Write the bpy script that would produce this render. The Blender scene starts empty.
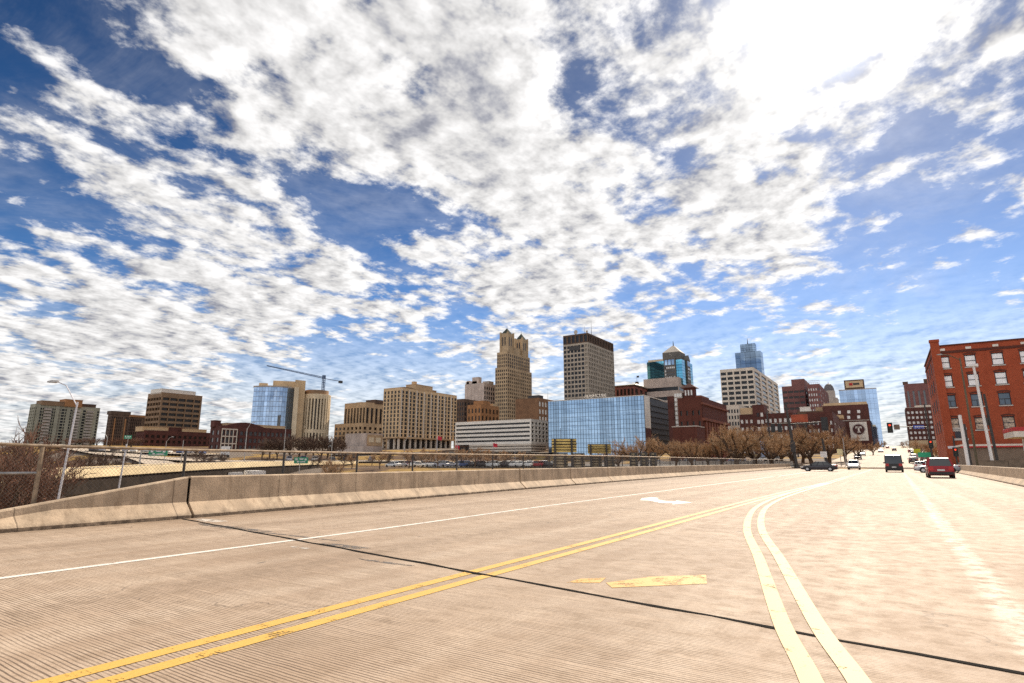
import bpy, bmesh, math, random
from mathutils import Vector, Matrix
R = math.radians
sc = bpy.context.scene
COL = sc.collection
RND = random.Random(7)

# ------------------------------------------------------------------ camera
F, HY, H = 570.0, 462.0, 1.35            # focal length in px, horizon row, eye height
TH = math.atan((HY - 341.5) / F)         # pitch up
YAW = R(33.0)                            # the road runs along +Y, the camera looks left of it
cam = bpy.data.cameras.new('camera'); cam_o = bpy.data.objects.new('camera', cam); COL.objects.link(cam_o)
cam.sensor_width = 36.0; cam.lens = F * 36.0 / 1024.0
cam.clip_start = 0.1; cam.clip_end = 9000
cam_o.location = (0, 0, H)
cam_o.rotation_euler = (math.pi / 2 + TH, 0, YAW)
sc.camera = cam_o

# ------------------------------------------------------------------ sky, sun, exposure
SUN_AZ, SUN_EL = R(-0.8), R(38.5)         # azimuth from +Y towards +X
SUN = Vector((math.sin(SUN_AZ) * math.cos(SUN_EL), math.cos(SUN_AZ) * math.cos(SUN_EL), math.sin(SUN_EL)))
EXPOSURE = 0.70
sc.view_settings.view_transform = 'Standard'
sc.view_settings.look = 'None'
sc.view_settings.exposure = EXPOSURE
sc.view_settings.gamma = 1.0
sc.view_settings.use_curve_mapping = False
sun = bpy.data.lights.new('sun', 'SUN'); sun_o = bpy.data.objects.new('sun', sun); COL.objects.link(sun_o)
sun.energy = 4.6; sun.angle = R(0.5); sun.color = (1.0, 0.87, 0.71)
sun_o.rotation_euler = SUN.to_track_quat('Z', 'Y').to_euler()
sun_o.location = (0, 0, 60)

class NT:
    """small helper for node graphs"""
    def __init__(s, tree): s.t = tree; s.n = tree.nodes; s.l = tree.links
    def node(s, typ, **kw):
        n = s.n.new(typ)
        for k, v in kw.items(): setattr(n, k, v)
        return n
    def put(s, sock, v):
        if v is None: return
        if hasattr(v, 'is_linked') or isinstance(v, bpy.types.NodeSocket): s.l.new(v, sock)
        elif isinstance(v, (tuple, list)) and sock.type == 'RGBA' and len(v) == 3: sock.default_value = (*v, 1)
        else: sock.default_value = v
    def math(s, op, a, b=None, c=None, clamp=False):
        n = s.node('ShaderNodeMath', operation=op, use_clamp=clamp)
        s.put(n.inputs[0], a); s.put(n.inputs[1], b); s.put(n.inputs[2], c)
        return n.outputs[0]
    def vmath(s, op, a, b=None, scale=None):
        n = s.node('ShaderNodeVectorMath', operation=op)
        s.put(n.inputs[0], a)
        if b is not None: s.put(n.inputs[1], b)
        if scale is not None: s.put(n.inputs['Scale'], scale)
        return n.outputs['Value'] if op in ('DOT_PRODUCT', 'LENGTH', 'DISTANCE') else n.outputs[0]
    def smooth(s, v, a, b, lo=0.0, hi=1.0):
        n = s.node('ShaderNodeMapRange', interpolation_type='SMOOTHSTEP')
        for i, x in enumerate((v, a, b, lo, hi)): s.put(n.inputs[i], x)
        return n.outputs[0]
    def noise(s, vec, scale, detail=4, rough=0.55, dist=0.0, lac=2.0):
        n = s.node('ShaderNodeTexNoise')
        s.put(n.inputs['Vector'], vec); s.put(n.inputs['Scale'], scale); s.put(n.inputs['Detail'], detail)
        s.put(n.inputs['Roughness'], rough); s.put(n.inputs['Distortion'], dist); s.put(n.inputs['Lacunarity'], lac)
        return n.outputs[0]
    def mix(s, f, a, b, mode='MIX'):
        n = s.node('ShaderNodeMix', data_type='RGBA', blend_type=mode)
        s.put(n.inputs[0], f); s.put(n.inputs[6], a); s.put(n.inputs[7], b)
        return n.outputs[2]
    def mapping(s, vec, loc=(0, 0, 0), rot=(0, 0, 0), scale=(1, 1, 1)):
        n = s.node('ShaderNodeMapping')
        s.put(n.inputs[0], vec); n.inputs[1].default_value = loc; n.inputs[2].default_value = rot; n.inputs[3].default_value = scale
        return n.outputs[0]

def ray(px, py):
    x = (px - 512) / F; z = (341.5 - py) / F
    f = math.cos(TH) - z * math.sin(TH); u = z * math.cos(TH) + math.sin(TH)
    return Vector((x * math.cos(YAW) - f * math.sin(YAW), x * math.sin(YAW) + f * math.cos(YAW), u))

world = bpy.data.worlds.new('World'); sc.world = world; world.use_nodes = True
def build_sky():
    w = NT(world.node_tree); w.n.clear()
    out = w.node('ShaderNodeOutputWorld'); bg = w.node('ShaderNodeBackground')
    STR = 0.1; CLOUD = 0.83
    bg.inputs[1].default_value = STR
    sky = w.node('ShaderNodeTexSky', sky_type='NISHITA')
    sky.sun_disc = False; sky.sun_elevation = SUN_EL; sky.sun_rotation = SUN_AZ
    sky.altitude = 300; sky.air_density = 1.0; sky.dust_density = 0.6; sky.ozone_density = 2.0
    d = w.node('ShaderNodeTexCoord').outputs['Generated']
    sep = w.node('ShaderNodeSeparateXYZ'); w.put(sep.inputs[0], d)
    z = w.math('MAXIMUM', sep.outputs[2], 0.0)
    zc = w.math('ADD', z, 0.10)
    comb = w.node('ShaderNodeCombineXYZ')
    w.put(comb.inputs[0], w.math('DIVIDE', sep.outputs[0], zc)); w.put(comb.inputs[1], w.math('DIVIDE', sep.outputs[1], zc))
    p0 = comb.outputs[0]
    cosang = w.vmath('DOT_PRODUCT', d, tuple(SUN))
    p = w.mapping(p0, rot=(0, 0, R(17)), scale=(1.0, 0.86, 1.0))     # cloud streets
    def dens(vec):
        big = w.noise(vec, 0.70, 2, 0.5, 0.2)
        med = w.noise(vec, 2.5, 11, 0.62, 0.15)
        cel = w.noise(vec, 7.5, 8, 0.62, 0.1)
        v = w.math('MULTIPLY', big, 0.32)
        v = w.math('ADD', v, w.math('MULTIPLY', med, 0.74))
        return w.math('ADD', v, w.math('MULTIPLY', cel, 0.44))
    def soft(vec):
        v = w.math('MULTIPLY', w.noise(vec, 2.5, 6, 0.62, 0.15), 0.74)
        return w.math('ADD', v, w.math('MULTIPLY', w.noise(vec, 7.5, 4, 0.6, 0.1), 0.44))
    d0 = dens(p)
    # places where the photographed sky is open (negative) or thick (positive)
    blobs = [(30, 25, 5, -.13), (150, 75, 3, -.05), (190, 140, 4.5, -.10), (300, 190, 4.0, -.11), (370, 205, 4.0, -.15), (430, 215, 3, -.05), (575, 85, 3, -.06), (520, 50, 2.5, -.05), (660, 50, 3, .02), (700, 90, 2, -.04),
             (150, 225, 4, -.08), (20, 190, 4, -.08), (400, 350, 4, .02), (640, 325, 2.5, .07), (290, 60, 10, .05), (450, 110, 7, .03), (250, 250, 8, .03), (80, 160, 4, .04), (480, 260, 4, -.05),
             (760, 170, 8, .03), (880, 175, 4, -.05), (1000, 120, 4, -.05), (700, 340, 4, -.05), (560, 290, 8, .05), (960, 190, 6, -.05), (980, 60, 8, .03), (60, 290, 9, .06), (330, 372, 5, -.07), (430, 380, 5, -.03), (330, 320, 4, .04), (90, 390, 8, .05), (940, 330, 7, -.09), (830, 270, 5, .04)]
    for (bx, by, deg, amp) in blobs:
        v = ray(bx, by).normalized()
        c = w.vmath('DOT_PRODUCT', d, tuple(v))
        g = w.math('POWER', w.math('MAXIMUM', c, 0.0), 1.0 / (R(deg) ** 2) )
        d0 = w.math('ADD', d0, w.math('MULTIPLY', g, amp))
    off = Vector((math.sin(SUN_AZ + R(17)), math.cos(SUN_AZ + R(17)) * 0.86, 0)) * 0.055
    d1 = soft(w.vmath('ADD', p, tuple(off)))
    d1 = w.math('ADD', d1, 0.0)
    edge = w.math('SUBTRACT', soft(p), d1)                              # towards the sun: lit rims
    veil = w.smooth(w.noise(p, 1.3, 7, 0.7, 1.0), 0.35, 0.8, 0.0, 0.24)
    d0 = w.math('SUBTRACT', d0, w.smooth(z, 0.40, 0.12, 0.0, 0.065))
    alpha = w.smooth(d0, 0.655, 0.775)
    alpha = w.math('MAXIMUM', alpha, veil)
    near = w.math('POWER', w.math('MAXIMUM', cosang, 0.0), 130.0)
    core = w.math('POWER', w.math('MAXIMUM', cosang, 0.0), 260.0)
    low = w.smooth(z, 0.0, 0.30, 0.92, 0.0)                             # far clouds stack up near the horizon
    alpha = w.math('MAXIMUM', alpha, low, clamp=True)
    thick = w.smooth(d0, 0.80, 1.02)
    sh = w.math('ADD', 0.69, w.math('MULTIPLY', edge, 2.7))
    sh = w.math('SUBTRACT', sh, w.math('MULTIPLY', thick, 0.22))
    sh = w.math('MINIMUM', w.math('MAXIMUM', sh, 0.34), 0.88)
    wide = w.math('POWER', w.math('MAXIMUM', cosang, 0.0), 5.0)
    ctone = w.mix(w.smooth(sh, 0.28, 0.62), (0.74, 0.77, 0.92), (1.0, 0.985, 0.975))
    sh = w.math('MULTIPLY', sh, w.math('ADD', w.smooth(cosang, 0.25, -0.55, 0.88, 1.70), w.math('MULTIPLY', wide, 0.10)))  # clouds opposite the sun, behind the camera, brightened to lift the shaded facades
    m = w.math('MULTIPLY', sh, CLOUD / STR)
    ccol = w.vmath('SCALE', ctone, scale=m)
    # deepen the clear blue
    hs = w.node('ShaderNodeHueSaturation'); hs.inputs['Saturation'].default_value = 1.30; hs.inputs['Value'].default_value = 0.62
    w.put(hs.inputs['Color'], sky.outputs[0])
    blue = w.mix(1.0, hs.outputs[0], (0.80, 0.92, 1.12), 'MULTIPLY')
    blue = w.vmath('SCALE', blue, scale=w.smooth(z, 0.0, 0.62, 1.15, 0.50))
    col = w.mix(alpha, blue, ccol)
    glow = w.math('ADD', w.math('MULTIPLY', near, 0.17 / STR), w.math('MULTIPLY', core, 1.0 / STR))
    gl = w.vmath('SCALE', (1.0, 0.98, 0.94), scale=glow)
    col = w.vmath('ADD', col, gl)
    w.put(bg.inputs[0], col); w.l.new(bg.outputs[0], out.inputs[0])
build_sky()
world.cycles.sampling_method = 'MANUAL'; world.cycles.sample_map_resolution = 1024
sc.cycles.max_bounces = 6; sc.cycles.diffuse_bounces = 3; sc.cycles.glossy_bounces = 3; sc.cycles.transparent_max_bounces = 12
sc.cycles.caustics_reflective = False; sc.cycles.caustics_refractive = False
sc.cycles.use_denoising = False

# ------------------------------------------------------------------ helpers: places
def az(px): return math.atan((px - 512) / (F / math.cos(TH))) - YAW
def at(px, D):
    """ground point seen in column px (at eye level), D metres away"""
    a = az(px); return Vector((D * math.sin(a), D * math.cos(a), 0))
def fwd(x, y): return -x * math.sin(YAW) + y * math.cos(YAW)
def zat(x, y, py):
    f = fwd(x, y); k = (341.5 - py) / F
    return H + f * (math.sin(TH) + k * math.cos(TH)) / (math.cos(TH) - k * math.sin(TH)) - 0.0
def base_px(px, py):
    """column at eye level of a vertical whose top is seen at (px, py)"""
    return 512 + (px - 512) / (1 - (HY - py) / 2760.0)
def gnd(px, py, z=0.0):
    v = ray(px, py); t = (z - H) / v.z
    return (v.x * t, v.y * t)
def S(t): t = max(0.0, min(1.0, t)); return t * t * (3 - 2 * t)
def terr(x, y):
    D = math.hypot(x, y)
    street = 0.033 * max(0.0, y - 135) if y < 560 else 14.0
    left = -7.2 + 7.0 * S((y - 40) / 62) + 9.2 * S((D - 170) / 170) + 5 * S((D - 340) / 400)
    k = S((-x - 18) / 50)
    right = -7.2 + 7.15 * S((y - 60) / 60) + street
    if x > 9: right = max(right, -7.2 + 7.1 * S((x - 9) / 3) + street)
    return left * k + right * (1 - k) - 0.02

# ------------------------------------------------------------------ helpers: objects
def tag(o, label=None, cat=None, group=None, kind=None):
    if label: o['label'] = label
    if cat: o['category'] = cat
    if group: o['group'] = group
    if kind: o['kind'] = kind
    return o
def thing(name, label, cat, loc, rz=0.0, group=None):
    o = bpy.data.objects.new(name, None); COL.objects.link(o)
    o.empty_display_size = 0.5
    o.location = loc; o.rotation_euler = (0, 0, rz)
    return tag(o, label, cat, group)
def kids(o): return [c for c in bpy.data.objects if c.parent == o]
def copy_tree(o, loc, rz=0.0, scale=1.0, label=None, group=None, cache={}):
    key = o.name
    if key not in cache:
        cache[key] = [(c, kids(c)) for c in kids(o)]
    r = o.copy(); COL.objects.link(r); r.location = loc; r.rotation_euler = (0, 0, rz); r.scale = (scale,) * 3
    if label: r['label'] = label
    if group: r['group'] = group
    for c, sub in cache[key]:
        cc = c.copy(); COL.objects.link(cc); cc.parent = r
        for g in sub:
            gg = g.copy(); COL.objects.link(gg); gg.parent = cc
    return r

class MB:
    def __init__(s): s.v = []; s.f = []; s.m = []
    def add(s, vs, fs, mi=0):
        b = len(s.v); s.v += [tuple(v) for v in vs]
        for f in fs: s.f.append([b + i for i in f]); s.m.append(mi)
        return s
    def box(s, x0, y0, z0, x1, y1, z1, mi=0):
        return s.add([(x0, y0, z0), (x1, y0, z0), (x1, y1, z0), (x0, y1, z0), (x0, y0, z1), (x1, y0, z1), (x1, y1, z1), (x0, y1, z1)],
                     [(0, 3, 2, 1), (4, 5, 6, 7), (0, 1, 5, 4), (1, 2, 6, 5), (2, 3, 7, 6), (3, 0, 4, 7)], mi)
    def cbox(s, cx, cy, z0, wx, wy, h, mi=0): return s.box(cx - wx / 2, cy - wy / 2, z0, cx + wx / 2, cy + wy / 2, z0 + h, mi)
    def fbox(s, o, u, n, a, b, d0, d1, z0, z1, mi=0):
        """box on a facade: a..b along u, d0..d1 along n"""
        P = lambda t, d, z: (o[0] + u[0] * t + n[0] * d, o[1] + u[1] * t + n[1] * d, z)
        vs = [P(a, d0, z0), P(b, d0, z0), P(b, d1, z0), P(a, d1, z0), P(a, d0, z1), P(b, d0, z1), P(b, d1, z1), P(a, d1, z1)]
        return s.add(vs, [(0, 3, 2, 1), (4, 5, 6, 7), (0, 1, 5, 4), (1, 2, 6, 5), (2, 3, 7, 6), (3, 0, 4, 7)], mi)
    def quad(s, a, b, c, d, mi=0): return s.add([a, b, c, d], [(0, 1, 2, 3)], mi)
    def tube(s, p0, p1, r0, r1=None, n=6, cap=True, mi=0):
        r1 = r0 if r1 is None else r1
        p0, p1 = Vector(p0), Vector(p1); d = (p1 - p0)
        if d.length < 1e-6: return s
        d.normalize(); a = d.orthogonal().normalized(); b = d.cross(a)
        vs = []
        for p, r in ((p0, r0), (p1, r1)):
            for i in range(n):
                t = 2 * math.pi * i / n
                vs.append(p + a * (r * math.cos(t)) + b * (r * math.sin(t)))
        fs = [(i, (i + 1) % n, n + (i + 1) % n, n + i) for i in range(n)]
        if cap: fs += [tuple(range(n - 1, -1, -1)), tuple(range(n, 2 * n))]
        return s.add(vs, fs, mi)
    def path(s, pts, r, n=6, mi=0):
        for a, b in zip(pts[:-1], pts[1:]): s.tube(a, b, r, r, n, True, mi)
        return s
    def prism(s, poly, z0, z1, mi=0):
        """poly: list of (x, y), extruded z0..z1 (numbers)"""
        n = len(poly)
        vs = [(x, y, z0) for x, y in poly] + [(x, y, z1) for x, y in poly]
        fs = [tuple(range(n - 1, -1, -1)), tuple(range(n, 2 * n))] + [(i, (i + 1) % n, n + (i + 1) % n, n + i) for i in range(n)]
        return s.add(vs, fs, mi)
    def loft(s, rings, mi=0, cap=True):
        n = len(rings[0]); vs = [p for r in rings for p in r]; fs = []
        for k in range(len(rings) - 1):
            for i in range(n):
                j = (i + 1) % n
                fs.append((k * n + i, k * n + j, (k + 1) * n + j, (k + 1) * n + i))
        if cap: fs += [tuple(range(n - 1, -1, -1)), tuple(range((len(rings) - 1) * n, len(rings) * n))]
        return s.add(vs, fs, mi)
    def build(s, name, mats, parent=None, off=None, smooth=False, fix=True):
        me = bpy.data.meshes.new(name)
        v = s.v if off is None else [(a - off[0], b - off[1], c - off[2]) for a, b, c in s.v]
        me.from_pydata(v, [], s.f)
        if not isinstance(mats, (list, tuple)): mats = [mats]
        for m in mats: me.materials.append(m)
        if len(mats) > 1: me.polygons.foreach_set('material_index', s.m)
        if fix:
            bm = bmesh.new(); bm.from_mesh(me); bmesh.ops.recalc_face_normals(bm, faces=bm.faces); bm.to_mesh(me); bm.free()
        if smooth: me.polygons.foreach_set('use_smooth', [True] * len(me.polygons))
        me.update()
        o = bpy.data.objects.new(name, me); COL.objects.link(o)
        if parent is not None: o.parent = parent
        return o

# ------------------------------------------------------------------ materials
MATS = {}
def mat(name, col, rough=0.8, var=0.12, scale=1.0, metal=0.0, spec=0.4, bump=0.0, grime=0.0, col2=None, island=0.0, coat=0.0):
    if name in MATS: return MATS[name]
    m = bpy.data.materials.new(name); m.use_nodes = True
    t = NT(m.node_tree); b = t.n['Principled BSDF']
    pos = t.node('ShaderNodeNewGeometry').outputs['Position']
    n1 = t.noise(pos, scale, 5, 0.6)
    f = t.smooth(n1, 0.3, 0.7)
    c2 = col2 or tuple(max(0, c * (1 - var * 2)) for c in col)
    c1 = tuple(min(1, c * (1 + var)) for c in col)
    c = t.mix(f, c1, c2)
    if grime:
        st = t.noise(t.mapping(pos, scale=(1.1, 1.1, 0.10)), scale * 1.5, 4, 0.65)
        c = t.mix(t.smooth(st, 0.5, 0.75, 0, grime), c, tuple(x * 0.45 for x in col))
    if island:
        ri = t.node('ShaderNodeNewGeometry').outputs['Random Per Island']
        c = t.mix(t.math('MULTIPLY', ri, island), c, tuple(x * 0.4 for x in col))
    t.put(b.inputs['Base Color'], c)
    b.inputs['Roughness'].default_value = rough; b.inputs['Metallic'].default_value = metal
    b.inputs['Specular IOR Level'].default_value = spec
    if coat: b.inputs['Coat Weight'].default_value = coat; b.inputs['Coat Roughness'].default_value = 0.06
    if bump:
        bn = t.node('ShaderNodeBump'); bn.inputs['Strength'].default_value = bump; bn.inputs['Distance'].default_value = 0.02
        t.put(bn.inputs['Height'], t.noise(pos, scale * 14, 5, 0.6)); t.l.new(bn.outputs[0], b.inputs['Normal'])
    MATS[name] = m; return m
def glass(name, col, rough=0.06, lite=(0.45, 0.42, 0.36), plite=0.12, metal=0.0, spec=0.6):
    """window glass seen from outside: dark room, some panes with pale blinds"""
    if name in MATS: return MATS[name]
    m = bpy.data.materials.new(name); m.use_nodes = True
    t = NT(m.node_tree); b = t.n['Principled BSDF']
    ri = t.node('ShaderNodeNewGeometry').outputs['Random Per Island']
    c = t.mix(t.math('GREATER_THAN', ri, 1 - plite), t.mix(t.math('FRACT', t.math('MULTIPLY', ri, 7.3)), col, tuple(x * 0.45 for x in col)), lite)
    t.put(b.inputs['Base Color'], c); b.inputs['Roughness'].default_value = rough; b.inputs['Metallic'].default_value = metal
    b.inputs['Specular IOR Level'].default_value = spec
    MATS[name] = m; return m
def brick(name, c1, c2, mortar, scale=1.0):
    if name in MATS: return MATS[name]
    m = bpy.data.materials.new(name); m.use_nodes = True
    t = NT(m.node_tree); b = t.n['Principled BSDF']
    geo = t.node('ShaderNodeNewGeometry'); pos = geo.outputs['Position']
    sp = t.node('ShaderNodeSeparateXYZ'); t.put(sp.inputs[0], pos)
    cb = t.node('ShaderNodeCombineXYZ'); t.put(cb.inputs[0], t.math('ADD', sp.outputs[0], sp.outputs[1])); t.put(cb.inputs[1], sp.outputs[2])
    br = t.node('ShaderNodeTexBrick'); t.put(br.inputs['Vector'], cb.outputs[0])
    t.put(br.inputs['Color1'], c1); t.put(br.inputs['Color2'], c2); t.put(br.inputs['Mortar'], mortar)
    br.inputs['Scale'].default_value = scale; br.inputs['Brick Width'].default_value = 0.24; br.inputs['Row Height'].default_value = 0.08
    br.inputs['Mortar Size'].default_value = 0.008
    n = t.noise(pos, 0.35, 6, 0.65); n2 = t.noise(t.mapping(pos, scale=(1, 1, 0.12)), 1.2, 4, 0.6)
    c = t.mix(t.smooth(n, 0.35, 0.75, 0.0, 0.6), br.outputs[0], tuple(x * 0.6 for x in c1))
    c = t.mix(t.smooth(n2, 0.52, 0.8, 0.0, 0.5), c, tuple(x * 0.4 for x in c2))
    t.put(b.inputs['Base Color'], c); b.inputs['Roughness'].default_value = 0.85; b.inputs['Specular IOR Level'].default_value = 0.25
    MATS[name] = m; return m

def road_material():
    m = bpy.data.materials.new('road_concrete'); m.use_nodes = True
    t = NT(m.node_tree); b = t.n['Principled BSDF']
    pos = t.node('ShaderNodeNewGeometry').outputs['Position']
    sp = t.node('ShaderNodeSeparateXYZ'); t.put(sp.inputs[0], pos)
    X, Y = sp.outputs[0], sp.outputs[1]
    big = t.noise(pos, 0.30, 4, 0.55); med = t.noise(pos, 3.5, 9, 0.72); fine = t.noise(pos, 38, 5, 0.75); grit = t.noise(pos, 170, 2, 0.6)
    trk = t.noise(t.mapping(pos, scale=(1.6, 0.05, 1)), 1.0, 5, 0.62)      # lengthwise streaks of wear
    c = t.mix(t.smooth(big, 0.32, 0.70), (0.42, 0.318, 0.232), (0.31, 0.218, 0.148))
    c = t.mix(t.smooth(trk, 0.42, 0.70, 0, 0.5), c, (0.54, 0.435, 0.335))
    # polished wheel paths and the dark drip line between them
    for xc in (-12.6, -10.9, -7.6, -5.9, 1.8, 3.5, 5.0):
        g = t.smooth(t.math('ABSOLUTE', t.math('SUBTRACT', X, t.math('ADD', xc, t.math('MULTIPLY', trk, 0.4)))), 0.42, 0.05, 0, 0.34)
        c = t.mix(g, c, (0.55, 0.45, 0.35))
    for xc in (-6.75, -11.75, 2.7):
        g = t.smooth(t.math('ABSOLUTE', t.math('SUBTRACT', X, xc)), 0.50, 0.05, 0, 0.65)
        c = t.mix(t.math('MULTIPLY', g, t.smooth(med, 0.4, 0.62)), c, (0.20, 0.145, 0.10))
    c = t.mix(t.smooth(med, 0.47, 0.68, 0, 0.62), c, (0.25, 0.175, 0.115))
    c = t.mix(t.smooth(fine, 0.44, 0.66, 0, 0.55), c, (0.22, 0.16, 0.11))
    c = t.mix(t.smooth(grit, 0.52, 0.72, 0, 0.5), c, (0.62, 0.52, 0.42))
    # transverse tining, dirt caught in it in broken streaks
    wob = t.math('MULTIPLY', t.noise(pos, 1.1, 3, 0.6), 0.05)
    per = t.math('MULTIPLY', t.math('ADD', Y, wob), 2 * math.pi / 0.034)
    irregular = t.math('MULTIPLY', t.noise(t.mapping(pos, scale=(0.05, 9, 1)), 1.0, 3, 0.7), 6.0)
    wv = t.math('SINE', t.math('ADD', per, irregular))
    gm = t.smooth(t.noise(pos, 0.7, 6, 0.7), 0.22, 0.52)
    brk = t.smooth(t.noise(t.mapping(pos, scale=(1.2, 22, 1)), 1.0, 5, 0.7), 0.26, 0.55)
    gm = t.math('MULTIPLY', t.math('MULTIPLY', gm, brk), t.smooth(X, 0.5, -2.0, 0.45, 1.0))
    gr = t.math('MULTIPLY', t.smooth(wv, 0.0, 0.9), gm)
    c = t.mix(t.math('MULTIPLY', gr, 0.88), c, (0.085, 0.055, 0.035))
    stk = t.noise(t.mapping(pos, scale=(0.8, 16, 1)), 1.0, 5, 0.7)
    c = t.mix(t.smooth(stk, 0.52, 0.72, 0, 0.55), c, (0.21, 0.15, 0.10))
    # hairline cracks
    nz = t.node('ShaderNodeTexNoise'); t.put(nz.inputs['Vector'], pos); nz.inputs['Scale'].default_value = 1.7; nz.inputs['Detail'].default_value = 5
    warp = t.vmath('ADD', pos, t.vmath('SCALE', nz.outputs['Color'], scale=0.7))
    vc = t.node('ShaderNodeTexVoronoi', feature='DISTANCE_TO_EDGE'); t.put(vc.inputs['Vector'], t.mapping(warp, scale=(0.30, 0.42, 1))); vc.inputs['Scale'].default_value = 1.0
    crack = t.math('MULTIPLY', t.smooth(vc.outputs['Distance'], 0.0045, 0.0015), t.smooth(t.noise(pos, 0.23, 3), 0.53, 0.60))
    c = t.mix(t.math('MULTIPLY', crack, 0.55), c, (0.06, 0.045, 0.035))
    # grit swept against the parapet
    c = t.mix(t.math('MULTIPLY', t.smooth(X, -13.3, -14.9, 0, 0.75), t.smooth(med, 0.36, 0.56)), c, (0.15, 0.105, 0.07))
    st2 = t.noise(pos, 0.55, 7, 0.68); c = t.mix(t.smooth(st2, 0.56, 0.70, 0, 0.42), c, (0.19, 0.135, 0.09))
    # ghost of an old lane line, nearly worn away
    gl = t.math('ABSOLUTE', t.math('SUBTRACT', X, t.math('ADD', 0.72, t.math('MULTIPLY', Y, 0.0065))))
    c = t.mix(t.math('MULTIPLY', t.smooth(gl, 0.20, 0.07, 0, 0.6), t.smooth(med, 0.62, 0.40)), c, (0.62, 0.54, 0.45))
    # oil spots and patches
    vo = t.node('ShaderNodeTexVoronoi'); t.put(vo.inputs['Vector'], warp); vo.inputs['Scale'].default_value = 1.3
    spot = t.smooth(vo.outputs['Distance'], 0.10, 0.03)
    c = t.mix(t.math('MULTIPLY', spot, t.smooth(t.noise(pos, 0.9, 2), 0.48, 0.58, 0, 0.8)), c, (0.075, 0.06, 0.05))
    t.put(b.inputs['Base Color'], c)
    t.put(b.inputs['Roughness'], t.smooth(med, 0.3, 0.7, 0.68, 0.84)); b.inputs['Specular IOR Level'].default_value = 0.31
    bn = t.node('ShaderNodeBump'); bn.inputs['Strength'].default_value = 0.45; bn.inputs['Distance'].default_value = 0.005
    hgt = t.math('SUBTRACT', t.math('MULTIPLY', fine, 0.8), gr)
    t.put(bn.inputs['Height'], hgt); t.l.new(bn.outputs[0], b.inputs['Normal'])
    return m
def paint(name, col, wear=0.45, scale=3.0):
    """worn road paint: chips open down to the concrete below"""
    m = bpy.data.materials.new(name); m.use_nodes = True
    t = NT(m.node_tree); b = t.n['Principled BSDF']; out = t.n['Material Output']
    pos = t.node('ShaderNodeNewGeometry').outputs['Position']
    n = t.noise(pos, scale, 9, 0.72); n2 = t.noise(pos, scale * 12, 4, 0.7)
    sp = t.node('ShaderNodeSeparateXYZ'); t.put(sp.inputs[0], pos)
    wv = t.math('SINE', t.math('MULTIPLY', sp.outputs[1], 2 * math.pi / 0.034))
    v = t.math('ADD', n, t.math('MULTIPLY', n2, 0.42)); v = t.math('ADD', v, t.math('MULTIPLY', wv, 0.03))
    a = t.smooth(v, wear + 0.14, wear + 0.24)
    c = t.mix(t.smooth(n2, 0.3, 0.8, 0, 0.5), col, tuple(x * 0.62 for x in col))
    t.put(b.inputs['Base Color'], c); b.inputs['Roughness'].default_value = 0.6
    tr = t.node('ShaderNodeBsdfTransparent'); mx = t.node('ShaderNodeMixShader')
    t.put(mx.inputs[0], a); t.l.new(tr.outputs[0], mx.inputs[1]); t.l.new(b.outputs[0], mx.inputs[2]); t.l.new(mx.outputs[0], out.inputs[0])
    return m
def ground_material():
    m = bpy.data.materials.new('ground'); m.use_nodes = True
    t = NT(m.node_tree); b = t.n['Principled BSDF']
    pos = t.node('ShaderNodeNewGeometry').outputs['Position']
    a = t.noise(pos, 0.035, 6, 0.62, 0.6); f = t.noise(pos, 0.9, 6, 0.7)
    grass = t.mix(t.smooth(f, 0.3, 0.7), (0.36, 0.235, 0.07), (0.19, 0.115, 0.04))
    dirt = t.mix(t.smooth(f, 0.35, 0.7), (0.12, 0.072, 0.043), (0.06, 0.04, 0.028))
    pave = t.mix(t.smooth(f, 0.3, 0.7), (0.20, 0.165, 0.135), (0.11, 0.09, 0.075))
    c = t.mix(t.smooth(a, 0.44, 0.50), grass, dirt)
    c = t.mix(t.smooth(t.noise(pos, 0.02, 4, 0.5, 0.4), 0.52, 0.56), c, pave)
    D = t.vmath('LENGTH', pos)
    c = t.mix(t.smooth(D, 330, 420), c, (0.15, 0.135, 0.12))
    t.put(b.inputs['Base Color'], c); b.inputs['Roughness'].default_value = 0.95; b.inputs['Specular IOR Level'].default_value = 0.1
    return m

M_road = road_material()
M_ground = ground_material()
M_conc = mat('barrier_concrete', (0.43, 0.325, 0.225), 0.85, 0.14, 1.6, bump=0.4, grime=0.55)
def barrier_detail(m):
    t = NT(m.node_tree); b = t.n['Principled BSDF']; src = b.inputs['Base Color'].links[0].from_socket
    pos = t.node('ShaderNodeNewGeometry').outputs['Position']; sp = t.node('ShaderNodeSeparateXYZ'); t.put(sp.inputs[0], pos)
    f = t.math('FRACT', t.math('DIVIDE', t.math('ADD', sp.outputs[1], t.math('MULTIPLY', t.noise(pos, 3, 2), 0.03)), 3.05))
    ln = t.math('SUBTRACT', 1.0, t.smooth(t.math('ABSOLUTE', t.math('SUBTRACT', f, 0.5)), 0.002, 0.006))
    c = t.mix(t.math('MULTIPLY', ln, 0.7), src, (0.10, 0.07, 0.045))
    drip = t.noise(t.mapping(pos, scale=(3, 5.5, 0.5)), 1.0, 6, 0.7)
    c = t.mix(t.smooth(drip, 0.50, 0.70, 0, 0.55), c, (0.17, 0.115, 0.07))
    pale = t.noise(pos, 2.1, 7, 0.7); c = t.mix(t.smooth(pale, 0.54, 0.72, 0, 0.55), c, (0.60, 0.48, 0.34))
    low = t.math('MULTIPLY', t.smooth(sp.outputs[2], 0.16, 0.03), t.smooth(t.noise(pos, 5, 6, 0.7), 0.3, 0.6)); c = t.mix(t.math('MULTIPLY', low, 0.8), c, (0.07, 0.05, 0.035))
    t.put(b.inputs['Base Color'], c)
barrier_detail(M_conc)
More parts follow.
